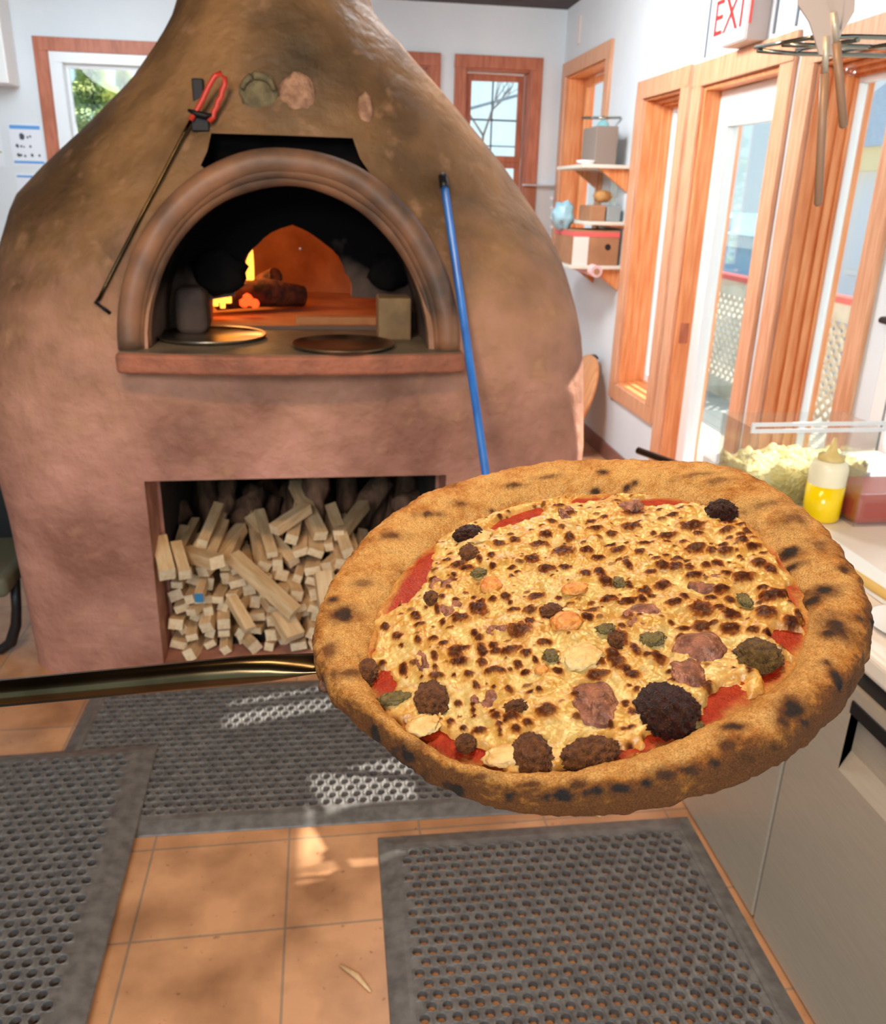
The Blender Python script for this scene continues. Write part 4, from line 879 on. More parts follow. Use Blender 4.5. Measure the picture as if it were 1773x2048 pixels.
# ------------------------------------------------------------------ pizza and peel
PN = Vector((math.sin(math.radians(-12)), -math.sin(math.radians(8)), 1)).normalized()
PD = .55
PP = CAM + ray(1190, 1265).normalized()*PD
E1 = Vector((0, 1, 0)).cross(PN).normalized(); E2 = PN.cross(E1)
PP = PP + E1*.002*1.1 + E2*.044*1.1
def loc2w(u, v, w_): return PP + E1*u + E2*v + PN*w_
def px2loc(x, y, w_=0):
    d = ray(x, y); t = ((PP+PN*w_-CAM) @ PN)/(d @ PN); q = CAM+d*t-PP
    return q @ E1, q @ E2, t*d.length
VS = .56   # foreshortening of the pizza plane
def polar(pts, w_):
    q = [px2loc(x, y, w_) for (x, y) in pts]; a = [(math.atan2(v, u), math.hypot(u, v)) for (u, v, _) in q]; a.sort()
    th = np.array([p[0] for p in a]); r = np.array([p[1] for p in a])
    th = np.concatenate([th-2*math.pi, th, th+2*math.pi]); r = np.tile(r, 3)
    g = np.linspace(-math.pi, math.pi, 721); rr = np.interp(g, th, r)
    k = np.hanning(21); k /= k.sum(); rr = np.convolve(np.concatenate([rr[-41:-1], rr, rr[1:41]]), k, 'same')[40:-40]
    return lambda t: np.interp((np.asarray(t)+math.pi) % (2*math.pi)-math.pi, g, rr)
OUT = [(637, 1330), (650, 1230), (690, 1150), (760, 1070), (860, 1005), (960, 970), (1080, 945), (1200, 938), (1330, 940), (1450, 952), (1530, 985), (1610, 1045), (1670, 1110), (1715, 1180), (1735, 1250), (1720, 1330), (1640, 1440), (1560, 1505), (1400, 1570), (1250, 1605), (1100, 1612), (950, 1580), (830, 1520), (740, 1450), (670, 1390)]
INN = [(728, 1330), (742, 1260), (768, 1195), (812, 1133), (880, 1075), (955, 1035), (1050, 1005), (1180, 985), (1300, 988), (1390, 1000), (1470, 1025), (1530, 1075), (1575, 1130), (1612, 1190), (1622, 1250), (1590, 1340), (1498, 1412), (1396, 1463), (1262, 1518), (1130, 1553), (1008, 1558), (922, 1540), (840, 1492), (765, 1424)]
RO_ = polar(OUT, .002); RI_ = polar(INN, .005)
class VN:
    def __init__(s, seed): s.g = np.random.default_rng(seed).random((256, 256))
    def __call__(s, u, v, f):
        x = np.asarray(u)*f+100; y = np.asarray(v)*f+100; i = np.floor(x).astype(int); j = np.floor(y).astype(int); a = x-i; b = y-j
        a = a*a*(3-2*a); b = b*b*(3-2*b); g = s.g; I, J, I1, J1 = i % 256, j % 256, (i+1) % 256, (j+1) % 256
        return (g[I, J]*(1-a)+g[I1, J]*a)*(1-b)+(g[I, J1]*(1-a)+g[I1, J1]*a)*b
vn = VN(1); vn2 = VN(2)
def fbm(u, v, f, o=4): return sum(vn(u, v, f*2**k)*.5**k for k in range(o))/sum(.5**k for k in range(o))
def lerp3(a, b, t): t = np.clip(t, 0, 1)[:, None]; return a*(1-t)+b*t
def sstep(a, b, x): t = np.clip((x-a)/(b-a), 0, 1); return t*t*(3-2*t)
pizza = T('pizza', 'freshly baked round pizza with charred crust, browned cheese and sausage', 'pizza', tuple(PP))
def meshobj(name, V, F, m, parent, col=None, smooth=True):
    me = bpy.data.meshes.new(name); me.from_pydata([tuple(p) for p in V], [], F); me.materials.append(m)
    if smooth: me.polygons.foreach_set('use_smooth', [True]*len(me.polygons))
    if col is not None:
        at = me.color_attributes.new('tone', 'FLOAT_COLOR', 'POINT'); c = np.ones((len(V), 4)); c[:, :col.shape[1]] = col; at.data.foreach_set('color', c.ravel())
    me.update(); o = bpy.data.objects.new(name, me); COL.objects.link(o); par(o, parent); return o
def vcmat(name, rough, nscale, namp, bscale, bstr, spec=.5, rvar=0, sss=0, aspec=False):
    m = bpy.data.materials.new(name); m.use_nodes = True; n = m.node_tree.nodes; l = m.node_tree.links; p = n['Principled BSDF']; p.inputs['Roughness'].default_value = rough; p.inputs['Specular IOR Level'].default_value = spec
    a = n.new('ShaderNodeAttribute'); a.attribute_name = 'tone'; t = n.new('ShaderNodeTexCoord')
    no = n.new('ShaderNodeTexNoise'); no.inputs['Scale'].default_value = nscale; no.inputs['Detail'].default_value = 4; l.new(t.outputs['Object'], no.inputs[0])
    r = n.new('ShaderNodeMapRange'); r.inputs[1].default_value = .3; r.inputs[2].default_value = .7; r.inputs[3].default_value = 1-namp; r.inputs[4].default_value = 1+namp; l.new(no.outputs[0], r.inputs[0])
    mx = n.new('ShaderNodeVectorMath'); mx.operation = 'SCALE'; l.new(a.outputs['Color'], mx.inputs[0]); l.new(r.outputs[0], mx.inputs['Scale']); l.new(mx.outputs[0], p.inputs['Base Color'])
    if aspec: ml = n.new('ShaderNodeMath'); ml.operation = 'MULTIPLY'; ml.inputs[1].default_value = spec; l.new(a.outputs['Alpha'], ml.inputs[0]); l.new(ml.outputs[0], p.inputs['Specular IOR Level'])
    nb = n.new('ShaderNodeTexNoise'); nb.inputs['Scale'].default_value = bscale; nb.inputs['Detail'].default_value = 5; l.new(t.outputs['Object'], nb.inputs[0])
    b = n.new('ShaderNodeBump'); b.inputs['Strength'].default_value = bstr; b.inputs['Distance'].default_value = .002; l.new(nb.outputs[0], b.inputs['Height']); l.new(b.outputs[0], p.inputs['Normal'])
    if sss: p.inputs['Subsurface Weight'].default_value = sss; p.inputs['Subsurface Radius'].default_value = (.004, .002, .001); p.inputs['Subsurface Scale'].default_value = 1
    return m
# ---- crust
NT_, NP_ = 560, 72
V = []; TT = []; PHI = []
th = np.linspace(-math.pi, math.pi, NT_, endpoint=False); ro = RO_(th); ri = RI_(th)
for i in range(NT_):
    rc, hw = (ro[i]+ri[i])/2, (ro[i]-ri[i])/2+.0025; ct_, st_ = math.cos(th[i]), math.sin(th[i])
    lump = 1+.16*(noise.noise(Vector((ct_*3.2, st_*3.2, 1)))+.5*noise.noise(Vector((ct_*9, st_*9, 4))))
    for k in range(NP_):
        f = 2*math.pi*k/NP_; c, s_ = math.cos(f), math.sin(f)
        r = rc+hw*(math.copysign(abs(c)**.85, c)+(.22*max(0, s_)**1.5)); hgt = .0135*lump if s_ > 0 else .0105
        w_ = .0015+hgt*math.copysign(abs(s_)**((.9 if c > 0 else 1.35) if s_ > 0 else .6), s_)
        q = Vector((r*ct_, r*st_, w_)); nn = Vector((c*ct_, c*st_, s_))
        d = .0016*noise.noise(q*95)+.0009*noise.noise(q*230)+.0005*noise.noise(q*560)
        q = q+nn*d; V.append(loc2w(*q)); TT.append(th[i]); PHI.append(f)
F = [(i*NP_+k, ((i+1) % NT_)*NP_+k, ((i+1) % NT_)*NP_+(k+1) % NP_, i*NP_+(k+1) % NP_) for i in range(NT_) for k in range(NP_)]
PV = np.array([tuple(p) for p in V]); TT = np.array(TT); PHI = np.array(PHI)
bvh = BVHTree.FromPolygons([tuple(p) for p in V], F)
P1 = lambda x, y: (620+x/2.845, 920+y/2.845)
P2 = lambda x, y: (1150+x/2.844, 920+y/2.844)
CH1 = [(190, 880, 60, 42, .8), (60, 1280, 26, 32, .95), (150, 1470, 60, 42, .7), (370, 1565, 42, 32, 1), (240, 1580, 42, 32, .8), (560, 1700, 62, 40, 1), (480, 1690, 60, 34, .8), (850, 1885, 62, 24, 1), (790, 1860, 34, 22, .8), (1140, 1915, 42, 18, 1), (1350, 1915, 30, 15, .9), (1440, 1910, 42, 24, 1), (1620, 1890, 45, 26, 1), (680, 305, 66, 20, .55), (860, 245, 40, 18, .5), (480, 430, 60, 26, .45), (1040, 290, 15, 12, .7), (545, 660, 15, 10, .8), (520, 1790, 70, 32, .7), (200, 1210, 80, 30, .45), (130, 795, 22, 22, .9), (320, 1640, 60, 34, .7), (980, 1800, 50, 18, .45), (1250, 1850, 70, 18, .5), (660, 1790, 60, 24, .6), (110, 1080, 40, 60, .4), (300, 700, 50, 30, .35), (1170, 140, 50, 14, .5), (1350, 95, 60, 14, .4)]
CH2 = [(155, 70, 24, 14, 1), (295, 155, 16, 16, .8), (345, 130, 14, 14, .8), (120, 185, 20, 15, .8), (1420, 745, 50, 38, 1), (1355, 800, 40, 24, .85), (1225, 525, 28, 30, .9), (1230, 615, 36, 18, .85), (1500, 935, 42, 58, .8), (1262, 1420, 52, 52, 1.1), (1300, 1490, 40, 26, .9), (1190, 1500, 32, 32, .7), (1500, 1255, 22, 46, 1), (910, 1515, 42, 20, .85), (865, 1620, 34, 30, .6), (790, 1725, 38, 26, .9), (650, 1765, 64, 30, .8), (520, 1790, 62, 28, .7), (410, 1838, 26, 18, 1), (255, 1868, 72, 22, 1), (120, 1890, 42, 20, 1), (20, 1850, 34, 20, .6), (1690, 910, 20, 24, .9), (1430, 1150, 26, 20, .7), (1530, 620, 32, 18, .7), (1450, 985, 26, 34, .8), (1640, 905, 60, 22, .6), (1080, 250, 90, 26, .35), (1250, 330, 60, 50, .4), (1400, 480, 60, 50, .35), (700, 80, 90, 16, .35), (1560, 1330, 30, 60, .5), (1050, 1600, 60, 26, .45), (980, 1700, 50, 24, .5), (1130, 1640, 40, 24, .6), (800, 120, 60, 20, .3)]
char = np.zeros(len(PV)); side = np.zeros(len(PV))
for (pl__, conv) in ((CH1, P1), (CH2, P2)):
    for (x, y, rx, ry, a) in pl__:
        px, py = conv(x, y); d = ray(px, py).normalized(); hit = bvh.ray_cast(CAM, d)[0]
        if hit is None: u, v, _ = px2loc(px, py, .004); hit = loc2w(u, v, .004)
        k = (hit-CAM).length/FPX/2.845; q = PV-np.array(hit)
        hr = np.array(RT); hu = np.array(UP); a_, b_ = q @ hr, q @ hu; dz = q @ np.array(FW)
        dd = np.sqrt((a_/(rx*k))**2+((b_*.75+dz*.5)/(ry*k))**2+(dz*.25/(ry*k))**2)*.88
        nz_ = (vn(a_+hit.x, b_+hit.y, 190)-.5)*.9+(vn2(a_+hit.x, b_+hit.y, 520)-.5)*.5
        char = np.maximum(char, a*np.maximum(sstep(1.35, .35, dd+nz_), .42*sstep(2.3, .8, dd+nz_)))
cs = np.cos(PHI); sn = np.sin(PHI)
n1 = np.array([noise.noise(Vector(p)*42) for p in PV]); n2 = np.array([noise.noise(Vector(p)*130) for p in PV]); n3 = np.array([noise.noise(Vector(p)*420) for p in PV])
outer = sstep(-.5, .75, cs - .25*sn)   # outer flank, oven-browned
near = sstep(.2, -.9, np.sin(TT))       # half of the rim towards the camera, browner
under = sstep(.35, -.4, sn)*outer
blot = np.array([noise.noise(Vector(p)*24+Vector((5, 2, 9))) for p in PV])
brown = np.clip(.10+.80*outer*(.55+.75*near)+.34*under+.35*blot*outer+.45*n1+.36*n2+.42*n3, 0, 1)
A_, B_, C_, D_ = np.array((.56, .315, .100)), np.array((.37, .140, .021)), np.array((.125, .042, .009)), np.array((.018, .012, .010))
colr = lerp3(A_, B_, brown*1.6); 
colr = np.where((brown > .62)[:, None], lerp3(B_, C_, (brown-.62)/.38), lerp3(A_, B_, brown/.62))
dark = np.clip(char*1.05+.25*np.maximum(0, n2)*char, 0, 1)
colr = np.where((dark > .5)[:, None], lerp3(C_*.8, D_, (dark-.5)/.45), colr*(1-(dark*2)[:, None].clip(0, 1))+C_*.9*(dark*2)[:, None].clip(0, 1))
# little blisters and the raised knob at the rim
disp = np.where(char > .75, .0010, 0)*(.5+n2); nrm = (PV-np.array(PP)); nrm = np.array([tuple(p) for p in (E1,)])  # outward bump
PVn = PV + np.array(PN)*disp[:, None]
crust = meshobj('crust', PVn, F, vcmat('baked_crust', .72, 1000, .42, 1500, .7, .25), pizza, colr)
kb = MB()
for (x, y, r) in ((1740, 1243, .0042), (668, 1190, .0032), (640, 1374, .004)):
    u, v, _ = px2loc(x, y, .004); kb.blob(loc2w(u*.985, v*.985, .003), r, 3, .3, 2, seed=x)
kb.build('crust_blister', mat('dark_crust', srgb(120, 74, 40), .7, col2=srgb(60, 36, 24), scale=200), pizza)
# ---- sauce and base
NTs = 360
V = [loc2w(0, 0, .0034)]; th2 = np.linspace(-math.pi, math.pi, NTs, endpoint=False); rs_ = RI_(th2)+.006
F = []; cl = []; NRs = 60
for j in range(1, NRs+1):
    for i in range(NTs):
        r = rs_[i]*j/NRs; u, v = r*math.cos(th2[i]), r*math.sin(th2[i]); V.append(loc2w(u, v, .0034+.0006*noise.noise(Vector((u*160, v*160, 0)))))
for i in range(NTs): F.append((0, 1+i, 1+(i+1) % NTs))
for j in range(NRs-1):
    for i in range(NTs): a = 1+j*NTs; F.append((a+i, a+NTs+i, a+NTs+(i+1) % NTs, a+(i+1) % NTs))
Q = np.array([tuple(p) for p in V])-np.array(PP); su, sv = Q @ np.array(E1), Q @ np.array(E2)
rimd = RI_(np.arctan2(sv, su))-np.hypot(su, sv); n_a = fbm(su, sv, 90); n_b = fbm(su+3, sv, 260)
sc_ = lerp3(np.array((.24, .009, .003)), np.array((.33, .028, .005)), (n_b-.3)*2)
# oily orange and baked dough where the sauce thins out at the rim
orange = sstep(.0085, .0005, rimd+(n_a-.5)*.014)
sc_ = sc_*(1-orange[:, None])+np.array((.40, .19, .045))*orange[:, None]
meshobj('tomato_sauce', V, F, vcmat('tomato_sauce', .4, 500, .25, 600, .5, .18), pizza, sc_)
# ---- cheese
NTc, NRc = 640, 190
thc = np.linspace(-math.pi, math.pi, NTc, endpoint=False); RR = RI_(thc)
rad = np.linspace(.0, 1.0, NRc+1)[1:]
U = (RR[None, :]*rad[:, None]*np.cos(thc)[None, :]).ravel(); W = (RR[None, :]*rad[:, None]*np.sin(thc)[None, :]).ravel()
U = np.concatenate([[0], U]); W = np.concatenate([[0], W])
TH_ = np.arctan2(W, U); rim = RI_(TH_)-np.hypot(U, W)
na, nb_, nc_ = fbm(U, W, 70), fbm(U+5, W+2, 210), fbm(U+9, W, 560, 3)
edge = rim-.0022-(na-.5)*.014-(nb_-.5)*.008
BL = [(830, 1150, 62, 20, -48), (790, 1195, 30, 12, -45), (757, 1372, 32, 24, -20), (855, 1470, 46, 16, 28), (925, 1508, 60, 19, 22), (1035, 1035, 52, 9, -8), (1188, 992, 40, 8, 0), (1352, 1000, 52, 9, 12), (1285, 1004, 22, 6, 5), (1606, 1190, 20, 26, 60), (1590, 1285, 22, 34, -60), (1450, 1418, 62, 22, -25), (1345, 1462, 70, 18, -18), (1180, 1532, 80, 9, -5), (1560, 1350, 40, 22, -40)]
for (x, y, rx, ry, an) in BL:
    u, v, ds = px2loc(x, y, .005); k = ds/FPX; a = math.radians(-an); du, dv = (U-u), (W-v)*VS
    p_, q_ = du*math.cos(a)+dv*math.sin(a), -du*math.sin(a)+dv*math.cos(a)
    dd = np.sqrt((p_/(rx*k))**2+(q_/(ry*k))**2); edge = np.minimum(edge, (dd-1+(nb_-.5)*.5)*min(rx, ry)*k*1.4)
cov = sstep(-.0005, .003, edge)
H = -.0016+cov*(.0052+.0034*(na-.5)*2+.0024*(nb_-.5))
S1 = [(1035,545,22,16),(1170,455,25,18),(1270,570,36,26),(1310,480,45,20),(1440,525,55,35),(1480,455,25,25),(1575,520,30,20),(965,565,15,18),(845,600,45,20),(890,620,40,15),(780,575,25,15),(700,680,25,18),(1040,610,18,14),(1150,610,25,10),(1350,625,45,20),(1455,610,30,15),(1575,655,25,22),(1150,660,15,12),(820,660,15,10),(790,730,15,15),(605,890,25,22),(755,790,18,15),(725,850,15,25),(495,805,20,15),(955,840,50,40),(855,905,45,25),(755,915,20,18),(1115,785,25,18),(1160,850,30,12),(1250,855,35,18),(1255,915,25,22),(1200,970,60,35),(1290,775,45,20),(1330,870,18,30),(1140,810,15,10),(500,1000,28,20),(615,1025,18,20),(700,1020,25,15),(620,940,30,12),(430,950,25,18),(520,1050,15,10),(940,990,18,18),(965,1015,22,14),(1045,1050,25,18),(980,1080,30,30),(870,1070,35,20),(830,1100,35,30),(760,1050,25,12),(710,1120,18,28),(850,1150,45,20),(980,1150,25,25),(1055,1085,30,15),(1140,1085,55,20),(1235,1100,30,18),(1185,1165,20,22),(1285,1135,15,20),(1340,1040,40,15),(1040,1205,45,15),(1090,1205,25,15),(1140,1190,15,10),(530,1185,25,28),(715,1185,15,15),(905,1215,25,18),(820,1225,12,10),(720,1230,40,18),(950,1290,18,25),(1045,1300,12,12),(1135,1315,22,20),(1225,1210,25,15),(1250,1325,20,15),(1410,1205,30,20),(1305,1310,15,12),(845,1385,22,14),(930,1425,15,15),(930,1390,15,10),(935,1460,20,8),(800,1490,20,18),(875,1530,20,15),(1045,1435,22,10),(1060,1470,25,14),(1080,1515,18,15),(1115,1495,18,10),(1150,1470,40,20),(1175,1545,25,20),(1240,1500,25,18),(960,1545,40,15),(1085,1560,12,20),(1355,1410,30,20),(1345,1440,50,25),(1540,1330,45,35),(1620,1230,40,25),(1390,930,20,15),(1590,900,25,18),(1605,850,35,15),(1380,350,25,18),(1435,390,18,14),(1345,430,30,15),(1480,310,30,15),(1260,405,12,10),(1420,265,30,12),(1600,345,30,12),(1620,400,30,18),(640,1240,12,8),(410,1150,20,12),(330,1060,15,15),(1080,480,30,18),(1010,430,20,15),(930,770,15,10),(1040,800,20,12)]
S2 = [(75,520,25,20),(135,555,40,15),(210,420,30,15),(250,520,45,15),(315,380,45,28),(115,395,40,18),(200,490,30,12),(90,345,22,10),(165,325,20,12),(335,295,65,22),(555,315,38,14),(480,280,18,10),(670,375,65,25),(705,415,25,15),(370,530,25,15),(525,430,50,18),(400,475,50,10),(525,465,22,10),(615,465,22,10),(690,505,50,22),(780,520,25,18),(855,525,38,20),(845,490,20,14),(865,405,35,14),(945,430,22,10),(985,415,20,20),(950,370,30,14),(885,350,35,12),(580,570,32,15),(505,610,35,20),(575,615,35,20),(655,615,25,15),(750,605,25,15),(815,590,28,22),(680,665,40,20),(305,600,20,28),(145,650,25,30),(180,695,30,30),(305,715,20,18),(60,655,25,20),(195,795,42,22),(300,800,50,16),(400,745,30,22),(500,710,40,22),(440,770,25,12),(385,790,20,20),(295,890,32,16),(85,850,35,12),(70,900,25,22),(370,885,15,10),(625,790,20,18),(550,925,15,12),(865,655,28,14),(960,670,50,22),(835,745,45,20),(775,785,30,14),(885,800,22,20),(1070,735,28,15),(1050,590,35,20),(1115,625,25,28),(725,855,55,40),(825,850,28,16),(890,880,42,24),(1090,875,42,38),(1130,780,65,25),(1230,770,35,24),(1235,920,42,26),(1280,700,35,15),(720,945,45,28),(885,960,52,25),(620,950,40,12),(780,930,40,10),(1015,970,30,18),(1110,990,30,18),(270,945,18,14),(255,1010,40,40),(345,1080,22,40),(230,1130,35,55),(130,1150,40,18),(330,1225,35,18),(295,1195,22,16),(480,1135,35,35),(420,1120,30,12),(605,1020,25,18),(700,1025,30,10),(705,1205,15,22),(750,1285,32,20),(905,1335,18,10),(310,1285,15,8),(355,1310,20,12),(290,1385,22,15),(325,1430,20,18),(995,1200,15,15),(200,1500,20,22),(320,1630,25,22),(35,1320,35,25),(135,1220,60,20),(880,580,10,8),(940,555,15,8),(1075,530,20,10),(1015,500,40,15),(950,470,30,20),(880,445,20,10),(560,820,40,15),(430,640,30,14),(1205,1000,40,18),(1280,880,20,25),(1185,970,40,14),(1210,1060,40,15)]
spots = []
for (sl_, cv) in ((S1, P1), (S2, P2)):
    for (x, y, rx, ry) in sl_:
        u, v, ds = px2loc(*cv(x, y), .007); k = ds/FPX/2.845; spots.append((u, v, rx*k*1.2, ry*k/VS*1.12, .85+.15*rng.random()))
n_listed = len(spots)
tries = 0
while len(spots) < n_listed+230 and tries < 6000:
    tries += 1; a = rng.random()*6.283; r = .95*math.sqrt(rng.random()); u, v = RI_(a)*r*math.cos(a), RI_(a)*r*math.sin(a); s_ = .0008+.0018*rng.random()**2
    if all((u-q[0])**2+(v-q[1])**2 > (max(q[2], q[3])*.75+s_*1.2)**2 for q in spots): spots.append((u, v, s_*(1+.6*rng.random()), s_, .35+.6*rng.random()))
cream, yel, pale = np.array((.53, .365, .120)), np.array((.46, .25, .045)), np.array((.58, .44, .20))
cc_ = lerp3(cream, yel, (na-.42)*3.2); cc_ = lerp3(pale, cc_, .25+(nb_-.3)*2.4) if False else cc_*(1-np.clip((nb_-.52)*3, 0, .8)[:, None])+pale*np.clip((nb_-.52)*3, 0, .8)[:, None]
oil_ = sstep(.006, .0, edge)*.75; cc_ = cc_*(1-oil_[:, None])+np.array((.60, .25, .045))*oil_[:, None]
amb = np.clip((fbm(U+21, W+8, 120)-.46)*3.4, 0, .75); cc_ = cc_*(1-amb[:, None])+np.array((.42, .20, .032))*amb[:, None]
grn = sstep(.62, .74, fbm(U+11, W+4, 55))*.35; cc_ = cc_*(1-grn[:, None])+np.array((.42, .36, .15))*grn[:, None]
d1_ = np.full(len(U), 9.); dk_ = np.zeros(len(U)); hb = np.zeros(len(U))
wu, wv = (fbm(U, W, 330, 2)-.5), (fbm(U+7, W+7, 330, 2)-.5)
for (u, v, a, b_, s_) in spots:
    msk = (np.abs(U-u) < a*2.2+.001) & (np.abs(W-v) < b_*2.2+.001); ix = np.nonzero(msk)[0]
    dd = np.sqrt(((U[ix]-u)/a+wu[ix]*.55)**2+((W[ix]-v)/b_+wv[ix]*.55)**2)
    hb[ix] = np.maximum(hb[ix], np.sqrt(np.clip(1-dd**2*.8, 0, 1))*min(.0022, .45*min(a, b_)))
    better = dd < d1_[ix]; d1_[ix] = np.where(better, dd, d1_[ix]); dk_[ix] = np.where(better, s_, dk_[ix])
H = H+hb*cov
halo = sstep(1.7, .98, d1_)*.7*dk_; core = sstep(1.04, .88, d1_)*np.sqrt(dk_); deep = sstep(.92, .45, d1_+(nc_-.5)*.7)*dk_
cc_ = cc_*(1-halo[:, None])+np.array((.44, .19, .035))*halo[:, None]
cc_ = cc_*(1-core[:, None])+np.array((.170, .042, .009))*core[:, None]
cc_ = cc_*(1-deep[:, None])+np.array((.040, .011, .005))*deep[:, None]
H = H+.0005*(nc_-.5)
V = [PP+E1*float(a)+E2*float(b_)+PN*float(.0034+h_) for a, b_, h_ in zip(U, W, H)]
F = [(0, 1+i, 1+(i+1) % NTc) for i in range(NTc)]
cz_ = np.concatenate([[1], cov[1:]]).tolist()
for j in range(NRc-1):
    a = 1+j*NTc
    for i in range(NTc):
        q = (a+i, a+NTc+i, a+NTc+(i+1) % NTc, a+(i+1) % NTc)
        if max(cov[q[0]], cov[q[1]], cov[q[2]], cov[q[3]]) > .01: F.append(q)
meshobj('melted_cheese', V, F, vcmat('melted_cheese', .27, 700, .14, 420, .3, .45, sss=.1, aspec=True), pizza, np.concatenate([cc_, (1-.88*np.clip(core+.5*halo, 0, 1))[:, None]], 1))
# ---- toppings
PM = Matrix((E1, E2, PN)).transposed()
def topmat(n_, a, b, sc, rough=.5, bs=900, bu=.8): return mat(n_, a, rough, col2=b, scale=sc, bump=bu, bscale=bs)
MS = {'d': topmat('dark_sausage', srgb(78, 30, 16), srgb(40, 15, 8), 300, .4), 'b': topmat('brown_sausage', srgb(146, 88, 40), srgb(92, 50, 22), 260, .5), 'o': topmat('olive_sausage', srgb(140, 106, 50), srgb(96, 66, 30), 260, .45)}
for (x, y, rx, ry, h_, k_) in ((936, 1062, 30, 20, .006, 'd'), (938, 1100, 20, 20, .005, 'b'), (862, 1192, 16, 18, .005, 'b'), (734, 1333, 20, 22, .005, 'b'), (862, 1392, 34, 36, .006, 'b'), (1064, 1502, 38, 36, .007, 'b'), (1180, 1500, 56, 26, .007, 'b'), (1444, 1016, 28, 22, .008, 'd'), (1334, 1412, 56, 48, .0085, 'd'), (1518, 1304, 40, 30, .0075, 'o'), (1232, 1274, 15, 16, .005, 'b'), (1103, 1215, 22, 16, .004, 'b'), (930, 1478, 20, 16, .004, 'b'), (1030, 1408, 26, 14, .004, 'b')):
    u, v, ds = px2loc(x, y, .010); k = ds/FPX
    MB().blob(loc2w(u, v, .0065), 1, 5, .20, 4.2, (rx*k, ry*k/VS*.8, h_), seed=x*.37, mtx=PM).build('sausage_chunk', MS[k_], pizza)
HM = topmat('baked_ham', srgb(156, 98, 74), srgb(92, 50, 34), 140, .35, 300, .4)
def ham(x, y, rx, ry, h_, seed):
    u, v, ds = px2loc(x, y, .008); k = ds/FPX; V = []; F = []; nr, nt = 14, 40
    for j in range(nr+1):
        for i in range(nt):
            t = 2*math.pi*i/nt; rr = j/nr*(1+.28*noise.noise(Vector((math.cos(t)*1.6, math.sin(t)*1.6, seed))))
            a, b_ = rr*math.cos(t), rr*math.sin(t)
            w_ = .0072+h_*(1-min(1, rr)**2)+.0014*math.sin(a*5+seed)*math.cos(b_*3+seed)*(1-.3*rr)-(.003 if j == nr else 0)
            V.append(loc2w(u+a*rx*k, v+b_*ry*k/VS, w_))
    for j in range(nr):
        for i in range(nt): F.append((j*nt+i, (j+1)*nt+i, (j+1)*nt+(i+1) % nt, j*nt+(i+1) % nt))
    MB().add(V, F, 0, True).build('ham_piece', HM, pizza)
for q in ((887, 1164, 30, 14, .001, 1), (901, 1212, 24, 14, .001, 2), (845, 1322, 14, 22, .0015, 3), (1000, 1256, 32, 9, .002, 4), (1133, 1022, 18, 14, .0015, 5), (975, 1392, 34, 16, .001, 6), (1192, 1402, 44, 38, .004, 7), (1262, 1010, 28, 12, .0015, 8), (1424, 1162, 48, 18, .0012, 9), (1400, 1292, 54, 26, .005, 10), (1376, 1344, 34, 26, .004, 11), (1290, 1226, 44, 20, .0008, 12)): ham(*q)
PE = topmat('roast_pepper', srgb(214, 146, 70), srgb(184, 110, 44), 200, .3, 300, .3)
for (x, y, rx, ry, h_) in ((982, 1170, 22, 18, .0035), (1151, 1177, 26, 13, .003), (1133, 1243, 32, 20, .004), (1083, 1340, 14, 9, .002)):
    u, v, ds = px2loc(x, y, .008); k = ds/FPX; MB().blob(loc2w(u, v, .0078), 1, 4, .16, 2, (rx*k, ry*k/VS*.85, h_), seed=x, mtx=PM).build('pepper_piece', PE, pizza)
MU = topmat('mushroom_slice', srgb(222, 190, 130), srgb(196, 156, 92), 120, .4, 200, .3)
for (x, y, rx, ry, h_) in ((845, 1447, 34, 20, .0022), (957, 1072, 26, 14, .0022), (1010, 1508, 40, 18, .002), (1165, 1312, 40, 24, .0035)):
    u, v, ds = px2loc(x, y, .008); k = ds/FPX; MB().blob(loc2w(u, v, .0072), 1, 4, .25, 2.2, (rx*k, ry*k/VS*.85, h_), seed=y, mtx=PM).build('mushroom_slice', MU, pizza)
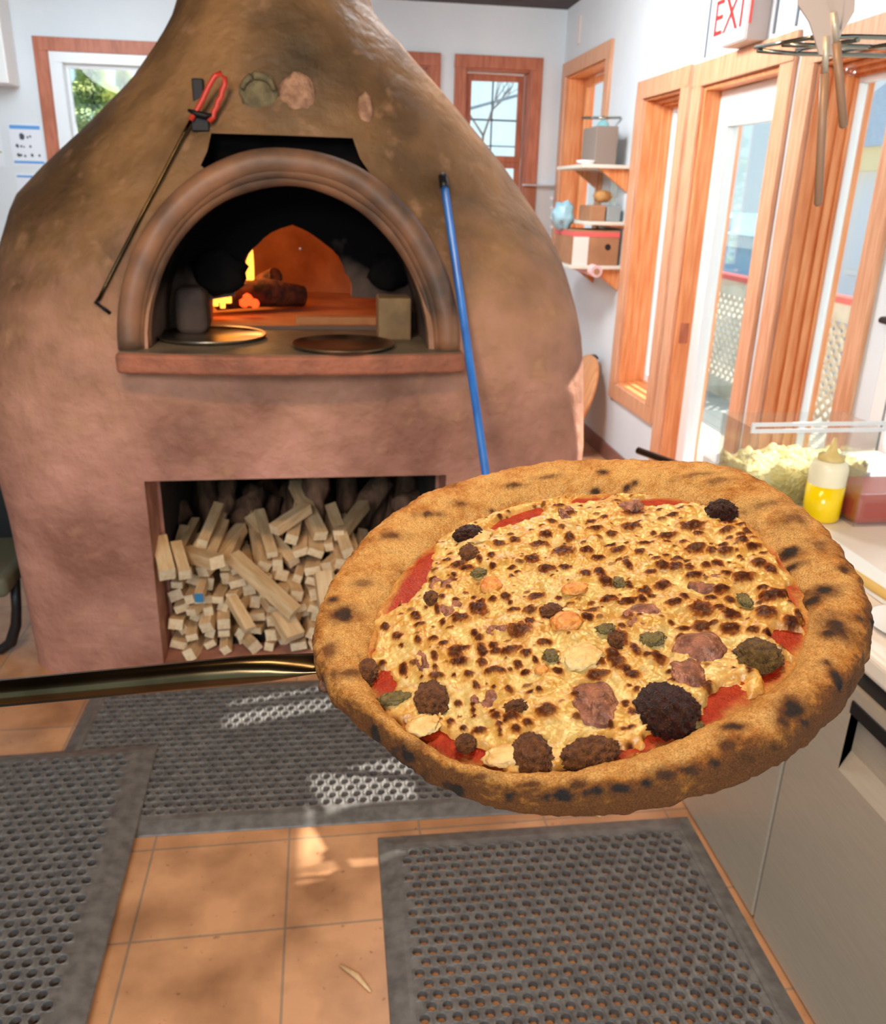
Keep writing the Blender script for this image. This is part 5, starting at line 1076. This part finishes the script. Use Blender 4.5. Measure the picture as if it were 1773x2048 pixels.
GR = topmat('green_herb', srgb(112, 98, 48), srgb(84, 70, 36), 200, .4, 300, .5)
for (x, y, rx, ry, h_) in ((957, 1145, 16, 9, .0018), (1305, 1276, 24, 14, .0018), (1491, 1200, 12, 14, .0022), (1240, 1165, 11, 13, .002), (1212, 1256, 18, 9, .0016), (1102, 1310, 14, 12, .0018), (1398, 1450, 10, 6, .001), (790, 1395, 34, 12, .0012)):
    u, v, ds = px2loc(x, y, .008); k = ds/FPX; MB().blob(loc2w(u, v, .0078), 1, 4, .4, 3, (rx*k, ry*k/VS*.85, h_), seed=x+y, mtx=PM).build('green_pepper_bit', GR, pizza)
# ---- peel carrying the pizza
peel = T('pizza_peel', 'long-handled metal peel holding the pizza up in the foreground', 'peel', tuple(PP-PN*.016))
bl = []; WB = -.0125
R_ = .150
ed = px2loc(640, 1319, -.008); L0 = px2loc(0, 1380, -.008)
ha = Vector((L0[0]-ed[0], L0[1]-ed[1])).normalized()
poly = []
base_ang = math.atan2(ed[1], ed[0])
for t in np.linspace(.16, 2*math.pi-.16, 60): poly.append((R_*math.cos(base_ang+t), R_*math.sin(base_ang+t)))
pv_ = Vector((-ha.y, ha.x)); e_ = Vector((ed[0], ed[1]))
for s_ in (1, -1): q = e_+pv_*.011*s_*(-1); poly.append((q.x, q.y))
V = [loc2w(a, b_, WB) for (a, b_) in poly]+[loc2w(a, b_, WB-.0018) for (a, b_) in poly]; n = len(poly)
MB().add(V, [tuple(range(n)), tuple(reversed(range(n, 2*n)))]+[(i, (i+1) % n, n+(i+1) % n, n+i) for i in range(n)]).build('blade', M['handle_metal'], peel)
def hp_(t): q = e_+ha*t; return loc2w(q.x, q.y, -.011+.0*t)
ts = [-.012, .004, .018, .034, .055, .09, .2, .34, .6, .8]; rs__ = [.0105, .0105, .0108, .0108, .0104, .0098, .0098, .0098, .0098, .0098]; fl_ = [.18, .28, .5, .75, .92, 1, 1, 1, 1, 1]
MB().tube([hp_(t) for t in ts], rs__, 28, flat=fl_, upv=tuple(PN)).build('handle', M['handle_metal'], peel)
